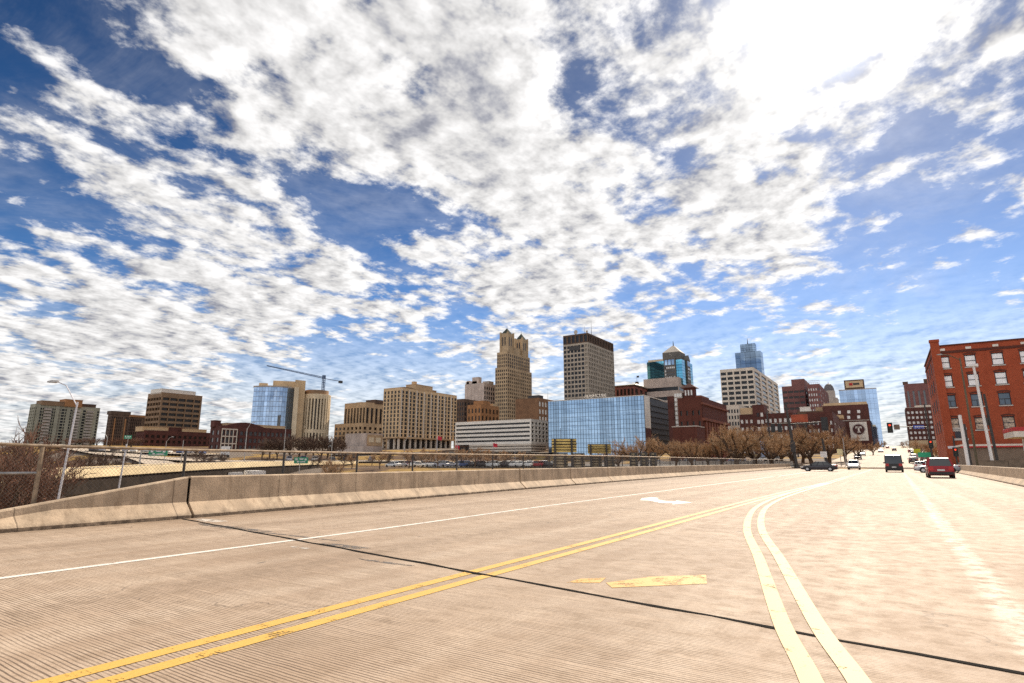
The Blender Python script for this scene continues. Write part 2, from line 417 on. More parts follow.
M_concd = mat('weathered_concrete', (0.30, 0.25, 0.19), 0.9, 0.2, 0.8, bump=0.3, grime=0.5)
M_ramp = mat('ramp_concrete', (0.62, 0.50, 0.31), 0.85, 0.1, 0.3, grime=0.35)
M_steel = mat('galvanised_steel', (0.40, 0.38, 0.36), 0.45, 0.12, 4, metal=0.6)
M_rust = mat('weathered_rail', (0.30, 0.225, 0.155), 0.6, 0.2, 5, metal=0.4)
M_dark = mat('dark_metal', (0.045, 0.04, 0.038), 0.55, 0.2, 3)
M_white = mat('white_paint', (0.72, 0.70, 0.68), 0.5, 0.06, 2)
M_pole = mat('pale_pole', (0.55, 0.54, 0.57), 0.4, 0.08, 3, metal=0.3)
M_asph = mat('asphalt', (0.075, 0.07, 0.066), 0.9, 0.25, 0.6)
M_hwy = mat('highway_concrete', (0.42, 0.35, 0.275), 0.85, 0.14, 0.25)
M_side = mat('sidewalk', (0.44, 0.37, 0.29), 0.9, 0.12, 0.8)
M_black = mat('joint_rubber', (0.008, 0.007, 0.006), 0.9, 0.3, 6, spec=.05)
M_roof = mat('roof_gravel', (0.28, 0.25, 0.21), 0.95, 0.2, 0.5)

# ------------------------------------------------------------------ the setting
def lines(lo, hi, step): 
    out = []; v = lo
    while v < hi - 1e-6: out.append(v); v += step(v)
    out.append(hi); return out
def terrain():
    xs = lines(-1600, 900, lambda v: 5 if -200 < v < 40 else (12 if -420 < v < 120 else 80))
    ys = lines(-260, 2600, lambda v: 5 if -30 < v < 260 else (14 if v < 600 else 120))
    m = MB(); nx = len(xs)
    for y in ys:
        for x in xs: m.v.append((x, y, terr(x, y)))
    for j in range(len(ys) - 1):
        for i in range(nx - 1):
            a = j * nx + i; m.f.append([a, a + 1, a + nx + 1, a + nx]); m.m.append(0)
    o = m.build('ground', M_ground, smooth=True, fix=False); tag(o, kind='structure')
terrain()

def XB(y):                                   # foot of the left barrier
    pts = [(-40, -14.75), (4, -14.6), (8, -14.55), (14, -14.85), (24, -15.5), (43, -16.3), (90, -17.2), (142, -18.0)]
    for (y0, x0), (y1, x1) in zip(pts[:-1], pts[1:]):
        if y <= y1: return x0 + (x1 - x0) * (y - y0) / (y1 - y0)
    return pts[-1][1]
def XR(y): return 6.02 + 0.0172 * (y - 42)  # foot of the right barrier

def strip(name, ys, xl, xr, z, m, kind='structure', zt=None):
    b = MB()
    for y in ys:
        b.v.append((xl(y), y, z(y))); b.v.append((xr(y), y, z(y)))
    for k in range(len(ys) - 1): b.f.append([2 * k, 2 * k + 1, 2 * k + 3, 2 * k + 2]); b.m.append(0)
    o = b.build(name, m, fix=False)
    if kind: tag(o, kind=kind)
    return o
JX = lambda x: 7.55 + (x + 13.5) * -0.165    # the expansion joint
ysb = [-40, -10, 0, 4, 8, 14, 24, 43, 90, 142]
strip('bridge_road', ysb, lambda y: XB(y) - 0.02, lambda y: XR(y) + 0.02, lambda y: 0.0, M_road)
zs = lambda y: 0.033 * max(0.0, y - 135) if y < 560 else 14.0
# slab under the bridge road
b = MB()
for y0, y1 in zip(ysb[:-1], ysb[1:]):
    P = lambda x, y, z: (x, y, z)
    xa, xb_, xc, xd = XB(y0) - 1.35, XR(y0) + 1.2, XR(y1) + 1.2, XB(y1) - 1.35
    b.add([P(xa, y0, -1.3), P(xb_, y0, -1.3), P(xc, y1, -1.3), P(xd, y1, -1.3), P(xa, y0, -.01), P(xb_, y0, -.01), P(xc, y1, -.01), P(xd, y1, -.01)],
          [(0, 3, 2, 1), (4, 5, 6, 7), (0, 1, 5, 4), (2, 3, 7, 6), (3, 0, 4, 7), (1, 2, 6, 5)])
tag(b.build('bridge_deck', M_concd), kind='structure')
yst = lines(142, 900, lambda v: 12)
strip('street', yst, lambda y: -18 + 8.6 * S((y - 155) / 40), lambda y: 7.7 + 1.5 * S((y - 150) / 30), lambda y: zs(y) + 0.012, M_road)
strip('cross_street', [142.5, 155], lambda y: -90, lambda y: -17.9, lambda y: zs(y) + 0.05, M_asph)
strip('cross_street', [142.5, 155], lambda y: 7.8, lambda y: 90, lambda y: zs(y) + 0.05, M_asph)
for nm, xa, xb2 in (('sidewalk', -13.4, -9.4), ('sidewalk', 9.2, 12.0)):
    b = MB()
    ys2 = lines(172, 640, lambda v: 14)
    for y0, y1 in zip(ys2[:-1], ys2[1:]):
        vs = []
        for z in (-0.4, 0.14):
            vs += [(xa, y0, zs(y0) + z), (xb2, y0, zs(y0) + z), (xb2, y1, zs(y1) + z), (xa, y1, zs(y1) + z)]
        b.add(vs, [(4, 5, 6, 7), (1, 2, 6, 5), (3, 0, 4, 7)])
    tag(b.build(nm, M_side), kind='structure')
# pavement beside the road in the park before the corner
b = MB(); b.box(-27, 158, -0.5, -18.5, 172, 1.05); tag(b.build('sidewalk', M_side), kind='structure')

def ribbon(name, pts, w, m, lift=0.06, zfun=None, kind='structure'):
    """a road draped along a polyline"""
    P = []
    for (a, c) in zip(pts[:-1], pts[1:]):
        n = max(1, int((Vector(c[:2]) - Vector(a[:2])).length / 6))
        for k in range(n):
            t = k / n; P.append([a[i] + (c[i] - a[i]) * t for i in range(len(a))])
    P.append(list(pts[-1])); b = MB()
    for i, p in enumerate(P):
        q0 = Vector(P[max(0, i - 1)][:2]); q1 = Vector(P[min(len(P) - 1, i + 1)][:2]); d = (q1 - q0).normalized(); s = Vector((d.y, -d.x))
        for sg in (-1, 1):
            x, y = p[0] + s.x * sg * w / 2, p[1] + s.y * sg * w / 2
            z = p[2] if len(p) > 2 else max(terr(x, y), terr(p[0], p[1])) + lift
            b.v.append((x, y, z))
    for k in range(len(P) - 1): b.f.append([2 * k, 2 * k + 1, 2 * k + 3, 2 * k + 2]); b.m.append(0)
    return tag(b.build(name, m, fix=False), kind=kind)
# highway in the cut below the bridge, frontage streets and car parks on the slope to the city
def A(px, D): v = at(px, D); return (v.x, v.y)
ribbon('highway', [(-20, 22), (-60, 32), (-120, 45), (-190, 42), (-300, 30), (-420, 30)], 15, M_hwy, 0.25)
ribbon('highway', [(-20, 2), (-60, 8), (-120, 18), (-190, 16), (-300, 2)], 13, M_hwy, 0.25)
ribbon('frontage_road', [A(30, 330), A(110, 250), A(200, 215), A(300, 212), A(400, 215), A(480, 200), A(560, 190), A(640, 178), A(760, 165)], 10, M_hwy, 0.3)
ribbon('exit_ramp_road', [A(120, 262), A(165, 205), A(182, 170), A(188, 140)], 8, M_hwy, 0.3)
ribbon('car_park', [A(425, 165), A(470, 168), A(520, 172), A(560, 175)], 26, M_asph, 0.2)
ribbon('car_park', [A(95, 268), A(150, 255), A(215, 245)], 14, M_hwy, 0.35)
ribbon('frontage_road', [A(330, 250), A(400, 262), A(470, 268), A(560, 262)], 9, M_asph, 0.3)

# ------------------------------------------------------------------ road markings
M_yel = paint('yellow_paint', (0.58, 0.35, 0.065), 0.388)
M_yelw = paint('faded_yellow_paint', (0.54, 0.345, 0.10), 0.39)
M_yelc = paint('worn_yellow_paint', (0.58, 0.33, 0.075), 0.445)
M_wht = paint('white_road_paint', (0.70, 0.66, 0.60), 0.40)
M_whtw = paint('worn_white_paint', (0.47, 0.39, 0.30), 0.535)
def catmull(pts, n=8):
    out = []
    for i in range(len(pts) - 1):
        p0, p1, p2, p3 = (Vector(pts[max(0, i - 1)]), Vector(pts[i]), Vector(pts[i + 1]), Vector(pts[min(len(pts) - 1, i + 2)]))
        for k in range(n):
            t = k / n
            out.append(0.5 * ((2 * p1) + (p2 - p0) * t + (2 * p0 - 5 * p1 + 4 * p2 - p3) * t * t + (3 * p1 - p0 - 3 * p2 + p3) * t ** 3))
    out.append(Vector(pts[-1])); return out
def line(pts, offs, w, m, z=0.004, name='road_marking'):
    P = catmull(pts); b = MB()
    for off in offs:
        base = len(b.v)
        for i, p in enumerate(P):
            d = (P[min(len(P) - 1, i + 1)] - P[max(0, i - 1)]).normalized(); s = Vector((d.y, -d.x))
            for sg in (-1, 1):
                q = p + s * (off + sg * w / 2); b.v.append((q.x, q.y, z))
        for k in range(len(P) - 1): b.f.append([base + 2 * k, base + 2 * k + 1, base + 2 * k + 3, base + 2 * k + 2]); b.m.append(0)
    return tag(b.build(name, m, fix=False), kind='structure')
line([(-9.0, -5), (-9.0, 4), (-8.98, 9), (-9.2, 16), (-9.25, 30), (-9.35, 60)], [0], 0.13, M_wht)
line([(-4.43, -6), (-4.43, 2), (-4.40, 6.3), (-4.36, 10), (-4.30, 18)], [-0.15, 0.15], 0.15, M_yel)
line([(-4.30, 18.0), (-4.24, 24), (-4.0, 33), (-3.66, 44)], [-0.15, 0.15], 0.14, M_yelw)
line([(0.55, -1.5), (0.1, 2), (-0.42, 4.3), (-0.82, 5.8), (-1.60, 9.2), (-2.44, 12.7), (-3.10, 16.5), (-3.50, 20), (-3.72, 25), (-3.72, 33), (-3.55, 44)], [-0.14, 0.14], 0.145, M_yelw, 0.008)
line([(-3.60, 44.2), (-3.5, 60), (-3.2, 90), (-3.0, 128)], [-0.15, 0.15], 0.10, M_yelw)
line([(-9.3, 62), (-9.6, 95), (-9.9, 128)], [0], 0.13, M_wht)
def patch(pxs, m, z=0.004):
    b = MB(); b.add([(*gnd(*p), z) for p in pxs], [tuple(range(len(pxs)))]); return tag(b.build('road_marking', m, fix=False), kind='structure')
patch([(612, 588), (707, 584), (706, 575), (650, 577), (606, 583)], M_yelc)
patch([(566, 583), (600, 583), (606, 578), (580, 579)], M_yelc)
patch([(640, 500.3), (642, 498.2), (652, 497.2), (659, 498.0), (657, 499.2), (664, 500.8), (676, 501.6), (676, 500.4), (693, 502.7), (672, 504.6), (673, 503.4), (660, 503.0), (650, 500.8)], M_wht)
# expansion joint and its patches
b = MB(); xs = [-14.5 + 0.5 * i for i in range(43)]
for i, x in enumerate(xs):
    j = 0.014 * math.sin(x * 3.1) + 0.01 * math.sin(x * 7.7 + 1)
    w = 0.026 + 0.010 * math.sin(x * 5.3) + (0.010 if x < -4 else 0)
    b.v.append((x, JX(x) + j - w, 0.0055)); b.v.append((x, JX(x) + j + w, 0.0055))
for k in range(len(xs) - 1): b.f.append([2 * k, 2 * k + 1, 2 * k + 3, 2 * k + 2]); b.m.append(0)
tag(b.build('expansion_joint', M_black, fix=False), kind='structure')
M_tar = paint('tar_patch', (0.12, 0.10, 0.085), 0.50, 5.0)
M_pale = paint('pale_patch', (0.55, 0.50, 0.44), 0.50, 4.0)
def blob(cx, cy, rx, ry, m, z):
    b = MB(); n = 18
    vs = [(cx + rx * math.cos(t) * (1 + .2 * math.sin(3 * t + cx)), cy + ry * math.sin(t) * (1 + .25 * math.cos(2 * t + cy)), z) for t in [2 * math.pi * i / n for i in range(n)]]
    b.add(vs, [tuple(range(n))]); tag(b.build('road_patch', m, fix=False), kind='structure')
blob(-11.9, 7.3, 1.3, 0.16, M_tar, 0.003); blob(-7.6, 6.75, 0.55, 0.13, M_tar, 0.003); blob(-13.6, 7.9, 0.6, 0.22, M_pale, 0.002)
blob(-8.1, 6.25, 0.22, 0.07, M_pale, 0.003); blob(-6.0, 6.0, 0.5, 0.06, M_tar, 0.003)
blob(-9.6, 7.15, 1.4, 0.05, M_tar, 0.003)

# ------------------------------------------------------------------ barriers
def barrier(name, label, y0, y1, xf, side, h0=1.0, h1=1.0, z=0.0, step=2.0, m=M_conc):
    """single-slope parapet: foot, lit batter, steep upper face; side -1 = left of the road"""
    n = max(1, int((y1 - y0) / step)); b = MB(); rings = []
    for k in range(n + 1):
        y = y0 + (y1 - y0) * k / n; h = h0 + (h1 - h0) * k / n; x = xf(y); s = side
        prof = [(0.0, 0.003), (0.0, 0.075), (0.32, min(0.37, h - 0.16)), (0.34, h - 0.03), (0.37, h), (0.54, h), (0.57, h - 0.03), (0.62, 0.003)]
        rings.append([(x + s * a, y, z + c) for a, c in prof])
    b.loft(rings)
    o = b.build(name, m)
    return tag(o, label, 'barrier')
# the near length ramps from full height at the joint down to a low end
def near_h(y): return 0.40 + (y - 4.3) * 0.163
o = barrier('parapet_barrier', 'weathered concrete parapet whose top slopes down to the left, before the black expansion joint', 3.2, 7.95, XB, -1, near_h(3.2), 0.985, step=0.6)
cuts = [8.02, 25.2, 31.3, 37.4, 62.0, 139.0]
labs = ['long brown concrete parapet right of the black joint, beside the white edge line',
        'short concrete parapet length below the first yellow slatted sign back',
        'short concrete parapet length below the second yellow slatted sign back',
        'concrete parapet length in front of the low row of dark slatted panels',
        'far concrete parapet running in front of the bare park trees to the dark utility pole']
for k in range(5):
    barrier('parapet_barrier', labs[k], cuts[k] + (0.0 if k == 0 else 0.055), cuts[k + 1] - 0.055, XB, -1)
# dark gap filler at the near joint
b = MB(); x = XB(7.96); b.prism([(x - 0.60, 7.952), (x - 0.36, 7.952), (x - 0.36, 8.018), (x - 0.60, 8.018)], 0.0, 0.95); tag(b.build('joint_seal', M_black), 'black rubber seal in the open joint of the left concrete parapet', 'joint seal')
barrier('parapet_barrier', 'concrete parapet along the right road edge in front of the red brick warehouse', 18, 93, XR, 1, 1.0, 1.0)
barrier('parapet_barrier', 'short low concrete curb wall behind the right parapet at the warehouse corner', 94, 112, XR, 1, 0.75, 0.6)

# ------------------------------------------------------------------ chain link fence
M_wire = mat('fence_wire', (0.16, 0.14, 0.125), 0.5, 0.1, 6, metal=0.5)
XF = lambda y: XB(y) - 0.80
def zrail(y): return 1.66 + 0.13 * max(0, (6 - y)) / 4 + 0.12 * S((y - 10) / 35)
root = thing('chain_link_fence', 'grey chain link fence with rusty top rail running behind the left concrete parapet', 'fence', (XF(8), 8, 0))
ORG = (XF(8), 8, 0)
post_y = [-1.1 + 3.05 * k for k in range(46)]
for i, y in enumerate(post_y):
    b = MB(); r = 0.046 if i == 2 else 0.034
    b.tube((XF(y), y, -0.01), (XF(y), y, zrail(y) - 0.02), r, r, 8)
    b.cbox(XF(y), y, -0.02, 0.16, 0.16, 0.03)
    pst = b.build('post', M_dark if i != 2 else M_rust, root, ORG)
b = MB()
b.path([(XF(y) + 0.0, y, zrail(y)) for y in post_y], 0.032, 8); b.build('top_rail', M_rust, root, ORG)
b = MB(); b.tube((XF(-1.1), -1.1, 1.15), (XF(5), 5, 1.12), 0.028, 0.028, 6); b.build('mid_rail', M_steel, root, ORG)
for i in range(len(post_y) - 1):
    y0, y1 = post_y[i], post_y[i + 1]
    if i > 32: continue
    b = MB(); sp = 0.085 if i < 14 else 0.17; wr = 0.0025 if i < 14 else 0.004
    zb, zt = 0.12, zrail((y0 + y1) / 2) - 0.01; hh = zt - zb; L = y1 - y0
    for sg in (1, -1):
        t = -hh
        while t < L:
            a0, a1 = max(0, t), min(L, t + hh)
            z0, z1 = zb + (a0 - t), zb + (a1 - t)
            if sg < 0: z0, z1 = zt - (a0 - t), zt - (a1 - t)
            ya, yb = y0 + a0, y0 + a1
            if a1 - a0 > 0.02: b.tube((XF(ya) + 0.05 * 0, ya, z0), (XF(yb), yb, z1), wr, wr, 3, False)
            t += sp
    b.build('chain_link', M_wire, root, ORG, fix=False)

# ------------------------------------------------------------------ elevated highway ramp on the left
def ramp():
    pts = [(-47, -14, -.75), (-66, 6, -.45), (-90, 33, .10), (-108, 60, .75), (-128, 92, 1.15), (-150, 125, 1.2), (-176, 160, 1.6), (-200, 192, 2.6)]
    P = [Vector(p) + Vector((0, 0, .38)) for p in pts]; Q = []
    for i in range(len(P) - 1):
        p0, p1, p2, p3 = P[max(0, i - 1)], P[i], P[i + 1], P[min(len(P) - 1, i + 2)]
        for k in range(6):
            t = k / 6; Q.append(0.5 * ((2 * p1) + (p2 - p0) * t + (2 * p0 - 5 * p1 + 4 * p2 - p3) * t * t + (3 * p1 - p0 - 3 * p2 + p3) * t ** 3))
    Q.append(P[-1]); org = (-90, 33, -8)
    root = thing('elevated_ramp', 'elevated highway ramp with pale yellow concrete parapet curving away behind the left fence', 'ramp bridge', org)
    def side(off, i):
        d = (Q[min(len(Q) - 1, i + 1)] - Q[max(0, i - 1)]); d.z = 0; d.normalize(); s = Vector((d.y, -d.x, 0)); return Q[i] + s * off
    def sweep(prof, name, m):
        rings = [[side(o, i) + Vector((0, 0, z)) for o, z in prof] for i in range(len(Q))]
        MB().loft([[tuple(p) for p in r] for r in rings]).build(name, m, root, org)
    # Q.z = top of the near parapet; near side is +off
    sweep([(5.2, -0.9), (5.5, -0.9), (5.5, -0.75), (5.42, 0), (5.22, 0), (5.12, -0.8)], 'parapet', M_ramp)
    sweep([(-5.5, -1.75), (-5.2, -1.75), (-5.12, -0.8), (-5.22, 0), (-5.42, 0), (-5.5, -0.8)], 'parapet', M_ramp)
    sweep([(-5.15, -1.15), (-5.15, -0.95), (5.15, -0.95), (5.15, -1.15)], 'deck', M_hwy)
    MG = mat('girder_steel', (0.03, 0.022, 0.017), 0.9, 0.2, 1, spec=.1)
    for off in (-3.6, 0, 3.6, 5.05):
        sweep([(off - .2, -2.75), (off - .2, -0.92), (off + .2, -0.92), (off + .2, -2.75)], 'girder', MG)
    rail = MB()
    for i in range(0, len(Q), 1):
        p = side(5.32, i); 
        if i < len(Q) - 1:
            q = side(5.32, i + 1); rail.tube(p + Vector((0, 0, .28)), q + Vector((0, 0, .28)), .035, .035, 5)
        rail.tube(p, p + Vector((0, 0, .3)), .03, .03, 5)
    rail.build('guard_rail', M_steel, root, org, fix=False)
    for i in range(2, len(Q) - 3, 5):
        p = Q[i]; g = terr(p.x, p.y)
        if p.z - 2.8 - g < 1: continue
        b = MB()
        for off in (-3.4, 0, 3.4):
            c = side(off, i); b.tube((c.x, c.y, g - 1), (c.x, c.y, p.z - 3.4), .5, .5, 12)
        b.build('pier', M_concd, root, org)
        c0, c1 = side(-5.0, i), side(5.0, i); b = MB()
        d = (c1 - c0).normalized(); n = Vector((-d.y, d.x, 0)); b.fbox((c0.x, c0.y), (d.x, d.y), (n.x, n.y), 0, 10, -.55, .55, p.z - 3.5, p.z - 2.74)
        b.build('pier_cap', M_concd, root, org)
    return Q, side
RQ, RSIDE = ramp()

# ------------------------------------------------------------------ buildings
class Bld:
    """a block aligned with the street grid; faces: n (towards -Y) and w (towards the street)"""
    def __init__(s, name, label, cat, x0, x1, y0, y1, zb, zt, group=None, side=1):
        s.x0, s.x1, s.y0, s.y1, s.zb, s.zt, s.side = x0, x1, y0, y1, zb, zt, side
        s.org = ((x0 + x1) / 2, (y0 + y1) / 2, zb)
        s.root = thing(name, label, cat, s.org, 0, group); s.count = 0
    def part(s, mb, name, m, parent=None, **k): return mb.build(name, m, parent or s.root, s.org, **k)
    def child(s, mb, name, m, parent, **k): return mb.build(name, m, parent, s.org, **k)
    def faces(s, x0=None, x1=None, y0=None, y1=None):
        x0 = s.x0 if x0 is None else x0; x1 = s.x1 if x1 is None else x1; y0 = s.y0 if y0 is None else y0; y1 = s.y1 if y1 is None else y1
        n = ((x0, y0), (1, 0), (0, -1), x1 - x0)
        w = ((x1, y0), (0, 1), (1, 0), y1 - y0) if s.side > 0 else ((x0, y0), (0, 1), (-1, 0), y1 - y0)
        return n, w
    def body(s, wall, gl, fn, fw, nf, zb=None, zt=None, box=None, base=0.0, top=1.0, inset=0.4, span=0.4, indiv=False, roof=True, wall2=None, sill=None):
        """fn/fw: (bays, pier fraction) for the two faces in view, None = blank wall; base/top: solid heights"""
        zb = s.zb if zb is None else zb; zt = s.zt if zt is None else zt
        x0, x1, y0, y1 = box or (s.x0, s.x1, s.y0, s.y1)
        wm = MB(); core = MB()
        wm.box(x0 + inset, y0 + inset, zb, x1 - inset, y1 - inset, zt - 0.35)
        # plain far sides
        wm.box(x0 + .03, y1 - inset, zb, x1 - .03, y1, zt - .02)
        if s.side > 0: wm.box(x0, y0 + inset, zb, x0 + inset, y1 - inset - .01, zt - .02)
        else: wm.box(x1 - inset, y0 + inset, zb, x1, y1 - inset - .01, zt - .02)
        rows = {}
        if sum(sp_[0] * nf for sp_ in (fn, fw) if sp_) <= 100: indiv = True
        for fi, (face, spec) in enumerate(zip(s.faces(x0, x1, y0, y1), (fn, fw))):
            o, u, n, L = face; e = 0.02 * fi
            if spec is None:
                wm.fbox(o, u, n, e, L - e, -inset, e, zb, zt - e); continue
            nb, pf = spec[:2]; sp = spec[2] if len(spec) > 2 else span
            z_lo, z_hi = zb + base, zt - top; fh = (z_hi - z_lo) / nf
            if base > 0: wm.fbox(o, u, n, e, L - e, -inset, e, zb, z_lo)
            wm.fbox(o, u, n, e, L - e, -inset, e, z_hi - .001, zt - e)
            bw = (L) / nb
            pw = bw * pf
            for i in range(nb + 1):
                a = max(e, i * bw - pw / 2); c = min(L - e, i * bw + pw / 2)
                if c - a > 0.05: wm.fbox(o, u, n, a, c, -inset, e + .06, z_lo - .003, z_hi + .003)
            for k in range(nf + 1):
                a = z_lo + k * fh - sp * fh / 2; c = a + sp * fh
                a, c = max(a, z_lo), min(c, z_hi)
                if c - a > 0.05: wm.fbox(o, u, n, e, L - e, -inset, e, a, c)
            for k in range(nf):
                zw0, zw1 = z_lo + k * fh + sp * fh / 2, z_lo + (k + 1) * fh - sp * fh / 2
                if nb <= 3 and not indiv:
                    rows.setdefault((k, fi), MB()).fbox(o, u, n, pw / 2, L - pw / 2, -inset - .02, -inset + .09, zw0 - .02, zw1 + .02); continue
                for i in range(nb):
                    mb = rows.setdefault((k, fi, i) if indiv else (k, fi), MB())
                    mb.fbox(o, u, n, i * bw + pw / 2 - .02, (i + 1) * bw - pw / 2 + .02, -inset - .02, -inset + .09, zw0 - .02, zw1 + .02)
        # parapet
        wall_o = s.part(wm, 'wall', wall)
        for key, mb in rows.items(): s.part(mb, 'window' if indiv else 'window_row', gl, fix=False)
        if roof:
            c = MB(); t = .25
            c.box(x0 - .06, y0 - .06, zt - .01, x1 + .06, y0 + t, zt + .22); c.box(x0 - .06, y1 - t, zt - .01, x1 + .06, y1 + .06, zt + .22)
            c.box(x0 - .06, y0 + t, zt - .01, x0 + t, y1 - t, zt + .22); c.box(x1 - t, y0 + t, zt - .01, x1 + .06, y1 - t, zt + .22)
            s.part(c, 'cornice', wall2 or wall)
            s.part(MB().box(x0 + inset + .05, y0 + inset + .05, zt - .34, x1 - inset - .05, y1 - inset - .05, zt - .2), 'roof', M_roof)
        return wall_o
    def unit(s, fx, fy, wx, wy, h, m, name='rooftop_unit', z=None):
        """box on the roof at fractional place"""
        z = s.zt if z is None else z
        cx, cy = s.x0 + (s.x1 - s.x0) * fx, s.y0 + (s.y1 - s.y0) * fy
        b = MB().cbox(cx, cy, z - .3, wx, wy, h + .3).cbox(cx, cy, z + h - .02, wx + .3, wy + .3, .22)
        return s.part(b, name, m)
    def mast(s, fx, fy, h, r=.12, m=None, z=None):
        z = s.zt if z is None else z
        cx, cy = s.x0 + (s.x1 - s.x0) * fx, s.y0 + (s.y1 - s.y0) * fy
        b = MB().tube((cx, cy, z - .4), (cx, cy, z + h * .5), r, r * .8, 6).tube((cx, cy, z + h * .5), (cx, cy, z + h), r * .5, r * .3, 5)
        return s.part(b, 'antenna', m or M_dark)

def frame(pc, py, pl, pr, D, right_face=True):
    """corner column and row in the photograph, left and right columns -> footprint and top (for blocks left of the street)"""
    bc, bl, br = base_px(pc, py), base_px(pl, py + 1), base_px(pr, py + 1)
    c = at(bc, D); W = c.x - c.y * math.tan(az(bl)); L = c.x / math.tan(az(br)) - c.y
    L = max(8.0, min(L, 140.0)); W = max(8.0, W)
    zt = zat(c.x, c.y, py)
    return c.x - W, c.x, c.y, c.y + L, terr(c.x, c.y) - 1.5, zt
def left_block(name, label, cat, pc, py, pl, pr, D, group=None):
    x0, x1, y0, y1, zb, zt = frame(pc, py, pl, pr, D)
    return Bld(name, label, cat, x0, x1, y0, y1, zb, zt, group)

tan1 = mat('tan_stone', (0.56, 0.40, 0.235), 0.85, 0.08, 0.15, grime=0.25)
tan2 = mat('pale_tan_stone', (0.64, 0.52, 0.36), 0.85, 0.07, 0.15, grime=0.2)
tan3 = mat('buff_brick', (0.47, 0.32, 0.185), 0.85, 0.1, 0.2, grime=0.3)
brown = mat('brown_panel', (0.25, 0.155, 0.09), 0.85, 0.1, 0.2, grime=0.2)
dbrown = mat('dark_brown', (0.11, 0.065, 0.042), 0.85, 0.15, 0.2, grime=0.3)
greystone = mat('grey_stone', (0.42, 0.36, 0.31), 0.85, 0.1, 0.15, grime=0.35)
pinkstone = mat('pinkish_stone', (0.50, 0.40, 0.34), 0.85, 0.1, 0.15, grime=0.25)
greyg = mat('grey_green_panel', (0.33, 0.31, 0.235), 0.85, 0.08, 0.2, grime=0.2)
white1 = mat('white_panel', (0.70, 0.64, 0.56), 0.7, 0.05, 0.2, grime=0.2)
white2 = mat('bright_white_panel', (0.80, 0.74, 0.65), 0.7, 0.04, 0.2, grime=0.12)
cream = mat('cream_panel', (0.62, 0.53, 0.43), 0.8, 0.05, 0.2, grime=0.2)
redb = brick('red_brick', (0.42, 0.078, 0.030), (0.32, 0.055, 0.022), (0.30, 0.11, 0.06))
dred = brick('dark_red_brick', (0.125, 0.034, 0.022), (0.09, 0.026, 0.017), (0.11, 0.055, 0.04))
dredl = mat('weathered_red_trim', (0.19, 0.062, 0.036), 0.85, 0.15, 0.5, grime=0.3)
dred2 = mat('maroon_brick', (0.095, 0.032, 0.024), 0.85, 0.15, 0.4, grime=0.3)
purp = mat('plum_brick', (0.20, 0.085, 0.075), 0.85, 0.1, 0.3, grime=0.2)
orange = mat('orange_brick', (0.36, 0.17, 0.07), 0.85, 0.1, 0.3, grime=0.3)
g_dark = glass('dark_glass', (0.02, 0.02, 0.023), 0.2, (0.25, 0.21, 0.16), 0.06, spec=.3)
g_brown = glass('bronze_glass', (0.03, 0.02, 0.015), 0.2, (0.22, 0.16, 0.10), 0.07, spec=.3)
g_lite = glass('blind_glass', (0.05, 0.05, 0.055), 0.08, (0.66, 0.64, 0.60), 0.55)
g_grey = glass('grey_glass', (0.10, 0.10, 0.105), 0.10, (0.30, 0.28, 0.25), 0.25)
def mirror(name, col, rough=0.03, wav=0.02, metal=0.85):
    m = bpy.data.materials.new(name); m.use_nodes = True; t = NT(m.node_tree); b = t.n['Principled BSDF']
    geo = t.node('ShaderNodeNewGeometry'); ri = geo.outputs['Random Per Island']
    t.put(b.inputs['Base Color'], t.mix(ri, col, tuple(c * 0.62 for c in col)))
    b.inputs['Metallic'].default_value = metal; b.inputs['Roughness'].default_value = rough
    bn = t.node('ShaderNodeBump'); bn.inputs['Strength'].default_value = 0.25; bn.inputs['Distance'].default_value = wav
    t.put(bn.inputs['Height'], t.noise(geo.outputs['Position'], 0.35, 2)); t.l.new(bn.outputs[0], b.inputs['Normal'])
    return m
g_blue = mirror('blue_mirror_glass', (0.27, 0.39, 0.54))
g_sky = mirror('pale_blue_glass', (0.34, 0.45, 0.62))
g_teal = mirror('teal_glass', (0.12, 0.37, 0.50))
g_navy = mirror('steel_blue_glass', (0.17, 0.24, 0.34))

# 1 wide grey green apartment slab, far left
B = left_block('apartment_tower', 'wide grey green apartment slab at far left, behind the bare reddish trees', 'apartment building', 36, 404, 34.5, 101, 440)
B.body(greyg, g_dark, (3, .4), (18, .16), 14, top=1.6, span=.30)
L = B.y1 - B.y0
for i, t in enumerate((.02, .30, .47, .66, .90)):                # flat blank strips between the balcony stacks
    b = MB().fbox((B.x1, B.y0), (0, 1), (1, 0), L * t, L * (t + .055), -.3, .35, B.zb, B.zt - .4); B.part(b, 'blank_strip', greyg)
for t in (.13, .57, .78):
    b = MB()
    for k in range(14): b.fbox((B.x1, B.y0), (0, 1), (1, 0), L * t, L * (t + .11), .10, 1.1, B.zb + k * (B.zt - B.zb - 1.6) / 14 + .2, B.zb + k * (B.zt - B.zb - 1.6) / 14 + 1.3)
    B.part(b, 'balcony_stack', greystone)
B.unit(.6, .25, 8, 12, 2.2, brown); B.unit(.6, .55, 9, 9, 4.0, orange, 'penthouse'); B.unit(.5, .80, 7, (B.y1 - B.y0) * .26, 2.0, dbrown)
